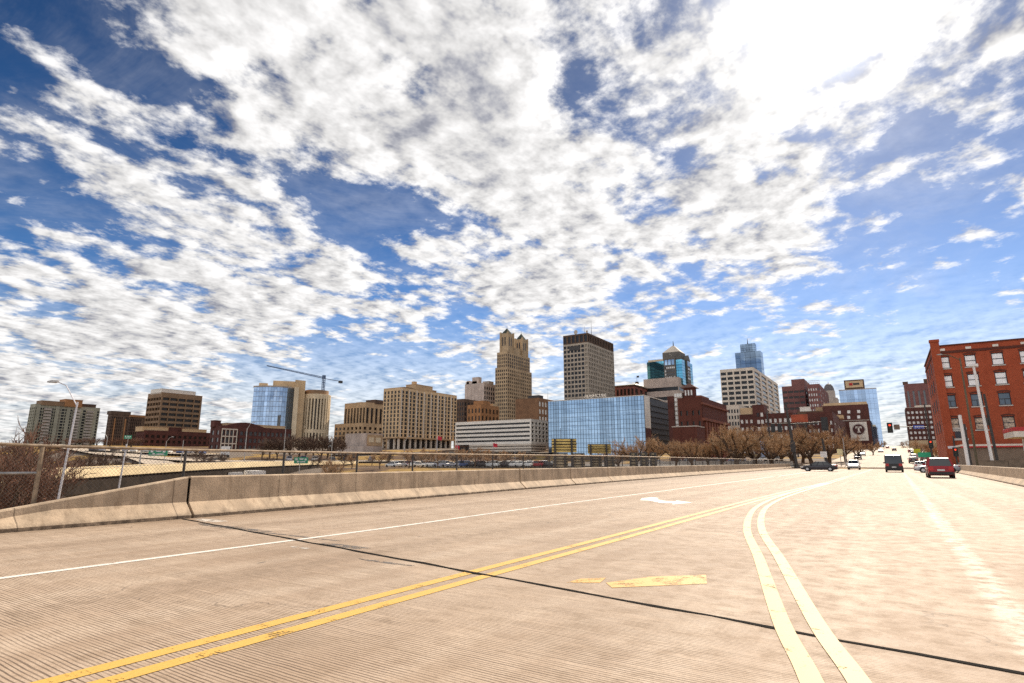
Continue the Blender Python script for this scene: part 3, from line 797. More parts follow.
# 2 brown pair
B = left_block('office_tower', 'small dark brown tower with two orange strips beside the grey green slab', 'tower', 112, 414, 109, 129.5, 700)
B.body(dbrown, g_brown, (3, .5), (9, .45), 11, top=2, span=.3)
for t in (.18, .78): B.part(MB().fbox((B.x1, B.y0), (0, 1), (1, 0), (B.y1 - B.y0) * t, (B.y1 - B.y0) * (t + .07), -.2, .4, B.zb, B.zt - 4), 'orange_strip', orange)
B.unit(.5, .5, 9, 18, 3, dbrown)
B = left_block('office_block', 'low brown block with orange roof edge left of the banded brown office', 'building', 131, 416.5, 129.5, 146, 720)
B.body(dbrown, g_brown, (3, .5), (8, .5), 10, top=2, span=.3, wall2=orange); B.unit(.5, .5, 10, 16, 1.6, orange)
# 3 brown banded office
B = left_block('office_building', 'square brown ten storey office with horizontal window bands and a white rooftop box', 'office building', 162.5, 392.5, 148.5, 203, 430)
B.body(brown, g_brown, (5, .10), (5, .09), 10, top=2.2, base=2, span=.46, inset=.9)
B.unit(.55, .42, 14, 22, 2.6, white1, 'penthouse')
# 4 long low red brick
B = left_block('brick_warehouse', 'long low dark red brick building in front of the banded brown office', 'warehouse', 145, 430.5, 138, 213, 330)
B.body(dred2, g_brown, (4, .5), (13, .45), 3, top=1.4, span=.45)
B.unit(.5, .15, 7, 12, 1.8, tan1); B.unit(.5, .72, 8, 12, 1.6, tan1); B.unit(.5, .45, 5, 9, 2.0, dred2)
# 5 red brick with white trim
B = left_block('brick_office', 'red brick office with white window trim and arched top below the curved glass courthouse', 'building', 221, 426, 215, 292, 285)
B.body(dred2, g_grey, (2, .5), (16, .30), 3, base=1, top=1.2, span=.42)
L = B.y1 - B.y0
arc = [(L * (.05 + .55 * i / 10), B.zt + .2 + 2.0 * math.sin(math.pi * i / 10)) for i in range(11)]
vs = [(B.x1 - .3 - d, B.y0 + u, z) for d in (0, 8) for u, z in arc]; n = len(arc)
B.part(MB().add(vs, [tuple(range(n)), tuple(range(2 * n - 1, n - 1, -1))] + [(i, i + 1, n + i + 1, n + i) for i in range(n - 1)] + [(n - 1, 0, n, 2 * n - 1)]), 'arched_gable', dred2)
b = MB()
hz = (B.zt - B.zb - 2.2) / 3
for k in range(4): b.fbox((B.x1, B.y0), (0, 1), (1, 0), .5, L * .22, .05, .25, B.zb + 1 + k * hz - .25, B.zb + 1 + k * hz + .25)
for i in range(5): b.fbox((B.x1, B.y0), (0, 1), (1, 0), .5 + i * (L * .22 - .9) / 4, .9 + i * (L * .22 - .9) / 4, .04, .22, B.zb + 1, B.zt - 1.2)
B.part(b, 'white_trim', cream)
B.unit(.5, .5, 6, 30, 1.4, tan1); B.unit(.3, .02, 3, 3, 2.5, dred2, 'chimney')

# 6 curved glass courthouse
def courthouse():
    D = 430; c = at(base_px(297, 388), D); g = terr(c.x, c.y) - 1.5; org = (c.x, c.y, g)
    root = thing('courthouse', 'courthouse with a curved blue glass wall, tan slabs and a ribbed round drum', 'courthouse', org)
    e = Vector((-c.x, -c.y, 0)).normalized(); r = Vector((-e.y, e.x, 0))               # e towards the bridge, r to the right in the view
    zt = zat(c.x, c.y, 388.5); sc_ = D / 490.0
    def pt(a, d): p = c + r * a + e * d; return (p.x, p.y)
    m_per_px = D * math.cos(az(297) + YAW) ** 2 / (F / math.cos(TH)) / math.cos(az(297) + YAW)
    k = m_per_px
    # curved glass: bulges towards the viewer
    def arc(n, r0): return [pt(-40 * k + 38 * k * i / n, r0 + 7 * math.sin(math.pi * (i / n) * .9 + .1) - 0.0) for i in range(n + 1)]
    nrow, ncol = 12, 14; outer = arc(ncol, 0)
    b = MB(); poly = [pt(-40 * k, -14)] + arc(ncol, -0.3) + [pt(-2 * k, -14)]
    b.prism(poly, g, zt - .4); b.build('core', greystone, root, org)
    hz = (zt - g - 3) / nrow
    for j in range(nrow):
        b = MB()
        for i in range(ncol):
            (xa, ya), (xb, yb) = outer[i], outer[i + 1]; z0, z1 = g + 3 + j * hz + .12, g + 3 + (j + 1) * hz - .12
            d = Vector((xb - xa, yb - ya)).normalized(); q = (d.y, -d.x) if (d.y * e.x - d.x * e.y) > 0 else (-d.y, d.x)
            Lq = math.hypot(xb - xa, yb - ya); b.fbox((xa, ya), (d.x, d.y), q, .06, Lq - .06, -.1, .06, z0, z1)
        b.build('glass_row', g_sky, root, org, fix=False)
    b = MB(); poly = [pt(-40.6 * k, -14)] + [pt(-40.6 * k + 39 * k * i / 14, .5 + 7 * math.sin(math.pi * (i / 14) * .9 + .1)) for i in range(15)] + [pt(-1.6 * k, -14)]
    b.prism(poly, zt - .4, zt + .5); b.build('roof_edge', greystone, root, org)
    z2 = zat(c.x, c.y, 381)
    b = MB(); b.prism([pt(-2 * k, 6), pt(8 * k, 3), pt(8 * k, -14), pt(-2 * k, -14)], g, z2); b.build('end_slab', tan1, root, org)
    b = MB(); b.prism([pt(-2.2 * k, 7.4), pt(2.2 * k, 6.9), pt(2.2 * k, 5), pt(-2.2 * k, 5)], g, zt); b.build('end_pier', tan2, root, org)
    b = MB(); b.prism([pt(-23 * k, -3), pt(-2.05 * k, -3), pt(-2.05 * k, -13), pt(-23 * k, -13)], zt - 1, z2 - .03); b.build('upper_slab', tan1, root, org)
    b = MB(); b.prism([pt(-36 * k, -3), pt(-28 * k, -3), pt(-28 * k, -12), pt(-36 * k, -12)], zt - 1, zat(c.x, c.y, 384)); b.build('stair_head', tan1, root, org)
    # drum
    z3 = zat(c.x, c.y, 393.5); R0 = 14 * k; cx, cy = pt(20 * k, -R0 * .6)
    n = 28; zs_ = g + (z3 - g) * .36
    MB().prism([(cx + (R0 - 1) * math.cos(2 * math.pi * i / n), cy + (R0 - 1) * math.sin(2 * math.pi * i / n)) for i in range(n)], g, z3 - .5).build('drum_core', g_brown, root, org)
    ring = MB()
    for z0, z1 in ((g, g + 2.5), (zs_ - 1.4, zs_ + 1.0), (z3 - 3.4, z3), (g + (zs_ - g) * .5 - .8, g + (zs_ - g) * .5 + .8)):
        ring.prism([(cx + R0 * math.cos(2 * math.pi * i / n), cy + R0 * math.sin(2 * math.pi * i / n)) for i in range(n)], z0, z1)
    ring.build('drum_band', tan2, root, org)
    for i in range(n):
        t = 2 * math.pi * (i + .5) / n
        if (math.cos(t) * e.x + math.sin(t) * e.y) < -.3: continue
        u = (-math.sin(t), math.cos(t)); nn = (math.cos(t), math.sin(t))
        MB().fbox((cx + R0 * nn[0], cy + R0 * nn[1]), u, nn, -R0 * .052, R0 * .052, -1.2, .25, g, z3 - .3).build('drum_rib', tan2, root, org)
    MB().prism([(cx + R0 * .85 * math.cos(2 * math.pi * i / n), cy + R0 * .85 * math.sin(2 * math.pi * i / n)) for i in range(n)], z3 - .1, z3 + 3.0).build('drum_roof', brown, root, org)
courthouse()

# 7 tower crane
def crane():  # lattice tower crane
    D = 800; p = at(base_px(324, 378), D); g = terr(p.x, p.y); org = (p.x, p.y, g)
    zt = zat(p.x, p.y, 378); k = D / (F / math.cos(TH)) * math.cos(az(324) + YAW)
    root = thing('tower_crane', 'blue grey tower crane above the courthouse drum', 'crane', org)
    M = mat('crane_steel', (0.09, 0.13, 0.22), 0.5, 0.1, 1)
    b = MB(); w = 1.3
    for sx in (-1, 1):
        for sy in (-1, 1): b.tube((p.x + sx * w, p.y + sy * w, g), (p.x + sx * w, p.y + sy * w, zt), .42, .42, 4)
    z = g; s = 1
    while z < zt - 3:
        for sy in (-1, 1): b.tube((p.x - s * w, p.y + sy * w, z), (p.x + s * w, p.y + sy * w, z + 3), .16, .16, 4); b.tube((p.x + sy * w, p.y - s * w, z), (p.x + sy * w, p.y + s * w, z + 3), .16, .16, 4)
        z += 3; s = -s
    b.build('mast', M, root, org)
    e = Vector((-p.x, -p.y, 0)).normalized(); r = Vector((-e.y, e.x, 0))
    def q(px, py, d=0): 
        a = (px - 324) * k * 1.04; v = p + r * a; return Vector((v.x, v.y, zt + (378 - py) * k * .93))
    b = MB(); a0, a1 = q(324, 378.5), q(271, 367.5)
    for off, z in ((-.8, 0), (.8, 0), (0, 1.8)): b.tube(a0 + e * off + Vector((0, 0, z)), a1 + e * off + Vector((0, 0, z * .4)), .50, .40, 4)
    for i in range(20):
        t0, t1 = i / 20, (i + .5) / 20; P0, P1 = a0.lerp(a1, t0), a0.lerp(a1, t1)
        b.tube(P0 + e * .8, P1 + Vector((0, 0, 1.8 * (1 - .6 * t1))), .14, .14, 4); b.tube(P1 + Vector((0, 0, 1.8 * (1 - .6 * t1))), a0.lerp(a1, (i + 1) / 20) - e * .8, .14, .14, 4)
    b.build('jib', M, root, org)
    b = MB(); c1 = q(340, 381); b.tube(a0, c1, .6, .6, 4); b.build('counter_jib', M, root, org)
    MB().cbox(c1.x, c1.y, c1.z - 2.4, 4, 4, 3.2).build('counterweight', M_dark, root, org)
    MB().cbox(p.x, p.y, zt - 1, 3.4, 3.4, 4.6).build('cab', M, root, org)
crane()

# 8 tan civic block with tall slots
B = left_block('civic_building', 'tan stone block with tall dark window slots between the courthouse and the big apartment block', 'office building', 366, 402.3, 345, 392, 430)
B.body(tan3, g_dark, (7, .42), (6, .42), 1, zb=zat(B.x1, B.y0, 425), base=0.5, top=3.5, span=.04, inset=.8)
zm = zat(B.x1, B.y0, 423.5)
B.body(tan3, g_brown, (7, .5), (6, .5), 5, zt=zm, box=(B.x0 - 5, B.x1 + 2, B.y0 - 4, B.y1), base=2, top=1.8, span=.4)
B.unit(.8, .5, 10, 9, 2.6, dbrown); B.unit(.35, .4, 6, 8, 1.2, tan3)
# low annexe
B = left_block('annexe', 'low pale annexe with a buff front below the tan block with tall window slots', 'building', 366.5, 433.5, 345.5, 383, 262)
B.body(mat('pale_render', (0.42, 0.34, 0.29), .9, .12, .3, grime=.4), g_brown, None, None, 1)
b = MB().fbox((B.x1, B.y0), (0, 1), (1, 0), .6, (B.y1 - B.y0) - .4, -.2, .3, B.zb + 5, B.zt - .4); fr = B.part(b, 'buff_front', tan3)
for i in range(2):
    a = (B.y1 - B.y0) * (.12 + .42 * i); B.part(MB().fbox((B.x1, B.y0), (0, 1), (1, 0), a, a + (B.y1 - B.y0) * .3, .2, .42, B.zb + 6.4, B.zt - 1.6), 'blank_panel', tan2)
B.part(MB().box(B.x0 + 1, B.y0 - 6, B.zb, B.x1 + 5, B.y0 - .5, B.zb + 4.5), 'garage_wall', pinkstone)

# 9 big tan apartment block
B = left_block('apartment_block', 'tall tan apartment block with white columns along a dark open ground floor', 'apartment building', 401, 387.5, 384, 457, 300)
zg = B.zb + 7.5
B.body(tan1, g_dark, (5, .48), (16, .26), 12, zb=zg, top=1.2, inset=.25, span=.24, wall2=tan3)
L = B.y1 - B.y0; W = B.x1 - B.x0
b = MB().box(B.x0 + 2, B.y0 + 2.5, B.zb, B.x1 - 2.5, B.y1 - 1, zg - .01); B.part(b, 'ground_floor', g_brown)
for i in range(12): B.part(MB().fbox((B.x1, B.y0), (0, 1), (1, 0), L * i / 11.2, L * i / 11.2 + .9, -1.0, -.1, B.zb, zg - .02), 'column', cream)
for i in range(3): B.part(MB().fbox((B.x0, B.y0), (1, 0), (0, -1), W * i / 3 + .1, W * i / 3 + 1, -1.0, -.1, B.zb, zg - .02), 'column', cream)
B.part(MB().fbox((B.x1, B.y0), (0, 1), (1, 0), 0, L, -3, 1.6, zg - .5, zg + .3).fbox((B.x0, B.y0), (1, 0), (0, -1), 0, W, -3, 1.6, zg - .48, zg + .28), 'canopy', tan3)
for i in range(8):
    t = (i + .05) / 8.0; B.part(MB().fbox((B.x1, B.y0), (0, 1), (1, 0), L * t, L * t + L * .016, -.3, .22, zg + .3, B.zt - .6), 'white_fin', cream)
for i in range(8):
    t = (i + .50) / 8.0; B.part(MB().fbox((B.x1, B.y0), (0, 1), (1, 0), L * t, L * t + L * .014, -.2, .14, zg + .3, B.zt - .9), 'tan_strip', tan1)
B.unit(.6, .42, 7, 14, 3.2, tan3, 'penthouse'); B.unit(.5, .62, 6, 6, 1.6, brown); B.unit(.5, .2, 6, 7, 1.0, brown)
B.part(MB().cbox(B.x1 - 5, B.y0 + L * .33, B.zt, 2, 2, 5.2), 'chimney', tan3)

# 10 grey tower, dark wings
B = left_block('hotel_tower', 'grey stone tower with blank pale side and small turrets, left of the twin topped tower', 'tower', 484, 383, 465, 497, 560)
B.body(pinkstone, g_dark, None, (6, .35), 14, top=2.5, span=.34, wall2=greystone)
W = B.x1 - B.x0
for fx, w, h in ((.12, 3, 4), (.52, 8, 7), (.3, 14, 3)): B.part(MB().cbox(B.x0 + W * fx, B.y0 + 3.5, B.zt - .2, w, 5, h), 'turret', pinkstone)
for k in range(5): B.part(MB().fbox((B.x0, B.y0), (1, 0), (0, -1), W * (.12 + .18 * k), W * (.12 + .18 * k) + 1.1, -.1, .25, B.zb, B.zt - 3), 'pilaster', pinkstone)
B.unit(.8, .6, 8, 8, 3, greystone)
B = left_block('dark_hotel_wing', 'dark brown stepped wing in front of the grey turreted tower', 'building', 464, 399, 455, 480, 500)
B.body(dbrown, g_dark, (4, .5), (5, .5), 10, top=2, span=.35)
B = left_block('orange_brick_block', 'orange brown brick block with stepped roof in front of the grey turreted tower', 'building', 481, 404.5, 467.5, 499, 430)
B.body(orange, g_brown, (4, .55), (5, .5), 6, top=1.6, span=.4)
B.unit(.65, .3, 9, 9, 3.0, orange, 'penthouse'); B.unit(.3, .4, 5, 6, 1.6, dbrown); B.unit(.8, .8, 5, 6, 1.8, tan1)

# 11 twin-topped tower
def twin():
    B = left_block('twin_topped_tower', 'tall tan tower crowned by two square turrets with dark pyramid caps', 'skyscraper', 507.5, 367, 495.3, 531.6, 545)
    st = mat('weathered_tan_stone', (0.44, 0.315, 0.19), .85, .12, .12, grime=.4)
    B.body(st, g_brown, (6, .42), (13, .42), 22, top=1.4, span=.42, inset=.5, wall2=tan1)
    z2 = zat(B.x1, B.y0, 351.5); i = (B.x1 - B.x0) * .10
    B.body(st, g_brown, (5, .45), (11, .42), 4, zb=B.zt - .3, zt=z2, box=(B.x0 + i, B.x1 - .8, B.y0 + .8, B.y1 - (B.y1 - B.y0) * .05), top=1.4, base=.3, span=.3, wall2=tan1)
    L = B.y1 - B.y0; W = B.x1 - B.x0
    for (t0, t1, pyb, pya) in ((.03, .27, 332.5, 327.5), (.62, .86, 338.5, 333)):
        ya, yb = B.y0 + L * t0 + .9, B.y0 + L * t1; xa, xb = B.x1 - 1.2 - (yb - ya) * .85, B.x1 - 1.2
        zt = zat(B.x1, B.y0 + L * t0, pyb); za = zat(B.x1, (ya + yb) / 2, pya)
        b = MB().box(xa, ya, z2 - .3, xb, yb, zt)
        for cx in (xa, xb):
            for cy in (ya, yb): b.cbox(cx, cy, z2 - .3, 1.5, 1.5, zt - z2 + 1.6)
        tur = B.part(b, 'turret', st)
        wn = MB()
        for f in (((xa, ya), (1, 0), (0, -1), xb - xa), ((xb, ya), (0, 1), (1, 0), yb - ya)):
            for q in (.3, .62): wn.fbox(f[0], f[1], f[2], f[3] * q - .6, f[3] * q + .6, -.1, .08, z2 + (zt - z2) * .35, z2 + (zt - z2) * .8)
        B.child(wn, 'turret_window', g_dark, tur, fix=False)
        cx, cy = (xa + xb) / 2, (ya + yb) / 2; r = MB()
        for k, (sx, sy) in enumerate(((-1, -1), (1, -1), (1, 1), (-1, 1))): pass
        hw, hd = (xb - xa) / 2 - .5, (yb - ya) / 2 - .5
        r.add([(cx - hw, cy - hd, zt), (cx + hw, cy - hd, zt), (cx + hw, cy + hd, zt), (cx - hw, cy + hd, zt), (cx, cy, za)], [(0, 1, 4), (1, 2, 4), (2, 3, 4), (3, 0, 4), (3, 2, 1, 0)])
        r.tube((cx, cy, za - .5), (cx, cy, za + 2.5), .2, .1, 5)
        B.child(r, 'pyramid_cap', mat('patina_roof', (0.06, 0.07, 0.06), .9, .2, .5, spec=.05), tur)
    B.part(MB().box(B.x1 - 10, B.y0 + L * .3, z2 - .3, B.x1 - 2.2, B.y0 + L * .62, zat(B.x1, B.y0 + L * .4, 347.5)), 'link', st)
twin()

# 12 brown brick with window stripes
B = left_block('brown_brick_block', 'plain brown brick block with white window stripes at the foot of the twin topped tower', 'building', 538.5, 398, 515.5, 558, 400)
B.body(mat('brown_brick', (0.20, 0.105, 0.055), .85, .12, .3, grime=.3), g_lite, None, (7, .35), 7, top=1.4, span=.35)
L = B.y1 - B.y0
B.part(MB().fbox((B.x1, B.y0), (0, 1), (1, 0), L * .55, L, -.2, .35, B.zb, B.zt - .2), 'orange_wall', orange)
B.unit(.7, .2, 9, 6, 2.2, M_dark, 'penthouse'); B.mast(.8, .7, 9)

# 13 white banded office
B = left_block('banded_office', 'low white office with long dark window bands beside the blue mirror block', 'office building', 531, 419.3, 455.5, 548.5, 268)
zm = zat(B.x1, B.y0, 443.5)
B.body(white2, g_dark, (1, .02), (5, .36, .40), 5, zb=zm, base=.6, top=.7, span=.55, inset=.7)
wn = B.x1 - B.x0
B.body(dbrown, g_dark, (9, .06), (4, .1), 3, zt=zm - .02, box=(B.x0 + 1.5, B.x1 - 1.2, B.y0 + 1.2, B.y1 - 1), span=.2, roof=False)
for k in range(3):
    z = B.zb + 1.5 + (zm - B.zb - 1.5) * (k + .6) / 3.3; B.part(MB().fbox((B.x0, B.y0), (1, 0), (0, -1), wn * .2, wn, -.9, .1, z, z + .9).fbox((B.x1, B.y0), (0, 1), (1, 0), 0.12, B.y1 - B.y0, -.9, .08, z + .004, z + .896), 'deck_band', cream)

# 14 blue mirror-glass block
def glassblock():
    B = left_block('mirror_glass_block', 'broad low block of blue mirror glass with a fine grid, behind the yellow slatted panels', 'office building', 643.5, 395.5, 548, 668, 242)
    B.y1 = min(B.y1, B.y0 + 34)
    x0, x1, y0, y1 = B.x0, B.x1, B.y0, B.y1
    B.part(MB().box(x0 + .3, y0 + .3, B.zb, x1 - .3, y1, B.zt - .3), 'core', M_dark)
    W = x1 - x0; nf, nb = 14, 34; hz = (B.zt - B.zb) / nf
    for k in range(nf):
        b = MB()
        for i in range(nb): b.fbox((x0, y0), (1, 0), (0, -1), W * i / nb + .055, W * (i + 1) / nb - .055, -.3, -.03 - .0, B.zb + k * hz + .06, B.zb + (k + 1) * hz - .06)
        B.part(b, 'glass_row', g_blue, fix=False)
    b = MB()
    for i in range(nb + 1): b.fbox((x0, y0), (1, 0), (0, -1), W * i / nb - .07, W * i / nb + .07, -.25, .02, B.zb, B.zt)
    for k in range(nf + 1): b.fbox((x0, y0), (1, 0), (0, -1), .06, W - .06, -.25, .0, B.zb + k * hz - .05, B.zb + k * hz + .05)
    B.part(b, 'mullions', mat('mullion', (0.05, 0.07, 0.10), .5, .1, 1))
    L = y1 - y0
    B.part(MB().fbox((x1, y0), (0, 1), (1, 0), .06, L * .22, -.28, .05, B.zb + (B.zt - B.zb) * .5, B.zt - .03), 'white_side_panel', white1)
    B.part(MB().fbox((x1, y0), (0, 1), (1, 0), .08, L * .22 + .1, -.28, .03, B.zb, B.zb + (B.zt - B.zb) * .5 - .02), 'brown_side_panel', dred2)
    for k in range(9):
        z = B.zb + 4 + (B.zt - B.zb - 5) * k / 9; B.part(MB().fbox((x1, y0), (0, 1), (1, 0), L * .22 + .2, L, -.2, .25, z, z + hz * .62), 'louvre', M_dark)
    B.part(MB().box(x0 - .05, y0 - .06, B.zt, x1 + .06, y0 + .4, B.zt + .3).box(x1 - .4, y0 + .41, B.zt, x1 + .05, y1, B.zt + .3), 'coping', white1)
    # rooftop letters, standing on a rail near the front edge
    def txt(body, size, loc, rot, m, name, parent, ext=.12):
        cu = bpy.data.curves.new(name, 'FONT'); cu.body = body; cu.size = size; cu.extrude = ext; cu.align_x = 'CENTER'
        ob = bpy.data.objects.new(name, cu); COL.objects.link(ob); dg = bpy.context.evaluated_depsgraph_get()
        me = bpy.data.meshes.new_from_object(ob.evaluated_get(dg)); bpy.data.objects.remove(ob)
        me.materials.clear(); me.materials.append(m); o2 = bpy.data.objects.new(name, me); COL.objects.link(o2)
        o2.location = loc; o2.rotation_euler = rot; o2.parent = parent; return o2
    globals()['txt'] = txt
    a = at(base_px(594, 398), 242)
    xs_ = x0 + W * .50
    B.part(MB().box(xs_ - 9.2, y0 + 2.2, B.zt - .3, xs_ + 9.2, y0 + 3.0, B.zt + .75), 'sign_base', M_dark)
    txt('FLASHCUBE', 2.0, (xs_ - B.org[0], y0 + 2.1 - B.org[1], B.zt + .75 - B.org[2]), (math.pi / 2, 0, 0), white1, 'roof_letters', B.root)
glassblock()

# 15 dark grid tower with antennas
B = left_block('grid_tower', 'tall dark and tan grid tower with rooftop antennas behind the blue mirror block', 'skyscraper', 587.5, 333, 563, 612.8, 480)
zc = zat(B.x1, B.y0, 342)
B.body(mat('grid_stone', (0.38, 0.32, 0.255), .85, .1, .2, grime=.3), g_dark, (7, .24), (16, .42), 24, zt=zc, top=1.0, span=.36, inset=.6, roof=False)
B.body(dbrown, g_dark, (6, .35), (16, .4), 1, zb=zc - .03, top=.8, base=.5, span=.1, inset=.5)
L = B.y1 - B.y0; W = B.x1 - B.x0
B.part(MB().fbox((B.x0, B.y0), (1, 0), (0, -1), W * .25, W * .68, -.1, .35, zc - 6, zc - 2.2), 'dark_sign', M_dark)
B.mast(.75, .12, 8, .2); B.mast(.7, .42, 17, .28); B.mast(.5, .55, 7, .15)
for fx, fy, r in ((.45, .08, 2.0), (.9, .08, 1.2), (.7, .75, 1.2)):
    cx, cy = B.x0 + W * fx, B.y0 + L * fy; b = MB(); b.tube((cx, cy, B.zt - .3), (cx, cy, B.zt + r + .6), .25, .25, 6)
    rings = [[(cx + q * math.cos(t) * .92, cy - .2 - dd, B.zt + r + 1.0 + q * math.sin(t)) for t in [2 * math.pi * i / 12 for i in range(12)]] for q, dd in ((r * .15, 0), (r * .7, .2), (r, .65))]
    b.loft(rings); B.part(b, 'dish', greystone)
B.unit(.5, .5, W * .6, L * .5, 2.2, dbrown)

# 16 red stone block with copper hip roof
def domed():
    B = left_block('hip_roofed_block', 'reddish block with pale hipped roof and flagpole, between grid tower and teal tower', 'building', 634, 386, 612, 660, 530)
    B.body(mat('red_sandstone', (0.24, 0.085, 0.06), .85, .12, .3, grime=.3), g_brown, (6, .4), (6, .4), 7, top=.8, span=.3)
    x0, x1, y0, y1, z = B.x0 - 1.2, B.x1 + 1.2, B.y0 - 1.2, B.y1 + 1.2, B.zt
    B.part(MB().box(x0, y0, z + .23, x1, y1, z + 1.3), 'eaves', dbrown)
    cx, cy = (x0 + x1) / 2, (y0 + y1) / 2; r = .22
    b = MB(); b.loft([[(x0, y0, z + 1.31), (x1, y0, z + 1.31), (x1, y1, z + 1.31), (x0, y1, z + 1.31)], [(cx - (cx - x0) * r, cy - (cy - y0) * r, z + 6), (cx + (cx - x0) * r, cy - (cy - y0) * r, z + 6), (cx + (cx - x0) * r, cy + (cy - y0) * r, z + 6), (cx - (cx - x0) * r, cy + (cy - y0) * r, z + 6)]])
    B.part(b, 'hip_roof', mat('copper_roof', (0.34, 0.33, 0.26), .6, .15, .3))
    b = MB().cbox(cx, cy, z + 5.9, 2.6, 2.6, 3.0).tube((cx, cy, z + 8), (cx, cy, z + 15), .12, .08, 6); cup = B.part(b, 'cupola', dbrown)
    B.child(MB().box(cx + .1, cy - .05, z + 13, cx + 2.4, cy + .05, z + 14.8), 'flag', M_dark, cup)
domed()

# 17 teal glass tower on a stone base
def teal():
    B = left_block('teal_glass_tower', 'teal glass tower with a gabled bay and pale pyramid top on a stone base', 'skyscraper', 681.5, 359, 646.5, 691.8, 560)
    x0, x1, y0, y1 = B.x0, B.x1, B.y0, B.y1; W, L = x1 - x0, y1 - y0
    zlo = zat(x1, y0, 378)
    def panes(box, zb, zt, nbn, nbw, nf, m, name='glass_row'):
        X0, X1, Y0, Y1 = box
        B.part(MB().box(X0 + .25, Y0 + .25, zb, X1 - .25, Y1, zt - .15), 'core', M_dark)
        for k in range(nf):
            b = MB()
            for (o, u, n, Lf), nb in zip(B.faces(X0, X1, Y0, Y1), (nbn, nbw)):
                for i in range(nb): b.fbox(o, u, n, Lf * i / nb + .07, Lf * (i + 1) / nb - .07, -.3, 0, zb + (zt - zb) * k / nf + .12, zb + (zt - zb) * (k + 1) / nf - .12)
            B.part(b, name, m, fix=False)
    globals()['panes'] = panes
    panes((x0, x1, y0, y1), zlo - 6, B.zt, 9, 9, 9, g_teal)
    B.part(MB().box(x0 + 1, y0 + 1, B.zt - .1, x0 + W * .52, y1 - 1, zat(x1, y0, 357.0)), 'roof_plant', tan2)
    # gabled bay on the front, a second on the street side
    za, zg = zat(x1, y0, 358), zat(x1, y0, 352.5)
    for f in (((x0, y0), (1, 0), (0, -1), W, .50, .83), ((x1, y0), (0, 1), (1, 0), L, .38, .66)):
        o, u, n, Lf, t0, t1 = f
        b = MB().fbox(o, u, n, Lf * t0, Lf * t1, -2, 1.2, zlo - 4, za)
        P = lambda t, d, z: (o[0] + u[0] * t + n[0] * d, o[1] + u[1] * t + n[1] * d, z)
        m0, m1, mm = Lf * t0 - .6, Lf * t1 + .6, Lf * (t0 + t1) / 2
        b.add([P(m0, -3, za), P(m1, -3, za), P(mm, -3, zg), P(m0, 1.5, za), P(m1, 1.5, za), P(mm, 1.5, zg)], [(0, 1, 2), (5, 4, 3), (0, 3, 4, 1), (1, 4, 5, 2), (2, 5, 3, 0)])
        bay = B.part(b, 'gabled_bay', mat('bay_stone', (0.13, 0.115, 0.10), .7, .1, .3))
        w = MB(); wd = Lf * (t1 - t0)
        for i in range(3): w.fbox(o, u, n, Lf * t0 + wd * (.10 + .29 * i), Lf * t0 + wd * (.32 + .29 * i), 1.1, 1.3, zlo + (za - zlo) * .70, zlo + (za - zlo) * .96)
        B.child(w, 'tall_pane', g_blue, bay, fix=False)
        w = MB()
        for k in range(4):
            for i in range(6): w.fbox(o, u, n, Lf * t0 + wd * (.07 + .15 * i), Lf * t0 + wd * (.17 + .15 * i), 1.1, 1.26, zlo + (za - zlo) * (.02 + .165 * k), zlo + (za - zlo) * (.11 + .165 * k))
        B.child(w, 'bay_pane', g_lite, bay, fix=False)
    # stepped drum and pyramid
    cx, cy = x0 + W * .66, y0 + L * .42; zp, zt = zat(cx, cy, 353.5), zat(cx, cy, 346)
    B.part(MB().cbox(cx, cy, B.zt - .2, W * .50, W * .50, zp - B.zt + .2), 'crown', mat('bay_stone', (0.13, 0.115, 0.10)))
    r = W * .25; b = MB()
    b.loft([[(cx - r, cy - r, zp), (cx + r, cy - r, zp), (cx + r, cy + r, zp), (cx - r, cy + r, zp)], [(cx - r * .12, cy - r * .12, zt), (cx + r * .12, cy - r * .12, zt), (cx + r * .12, cy + r * .12, zt), (cx - r * .12, cy + r * .12, zt)]])
    py = B.part(b, 'pyramid_roof', cream)
    B.child(MB().tube((cx, cy, zt - 1), (cx, cy, zt + 5), .7, .15, 8), 'finial', M_dark, py)
    B.body(pinkstone, g_dark, (1, .04), (1, .04), 7, zt=zlo, box=(x0 - 1, x1 - W * .05, y0 - 9, y1 - 2), top=6.0, span=.62, inset=.5)
teal()

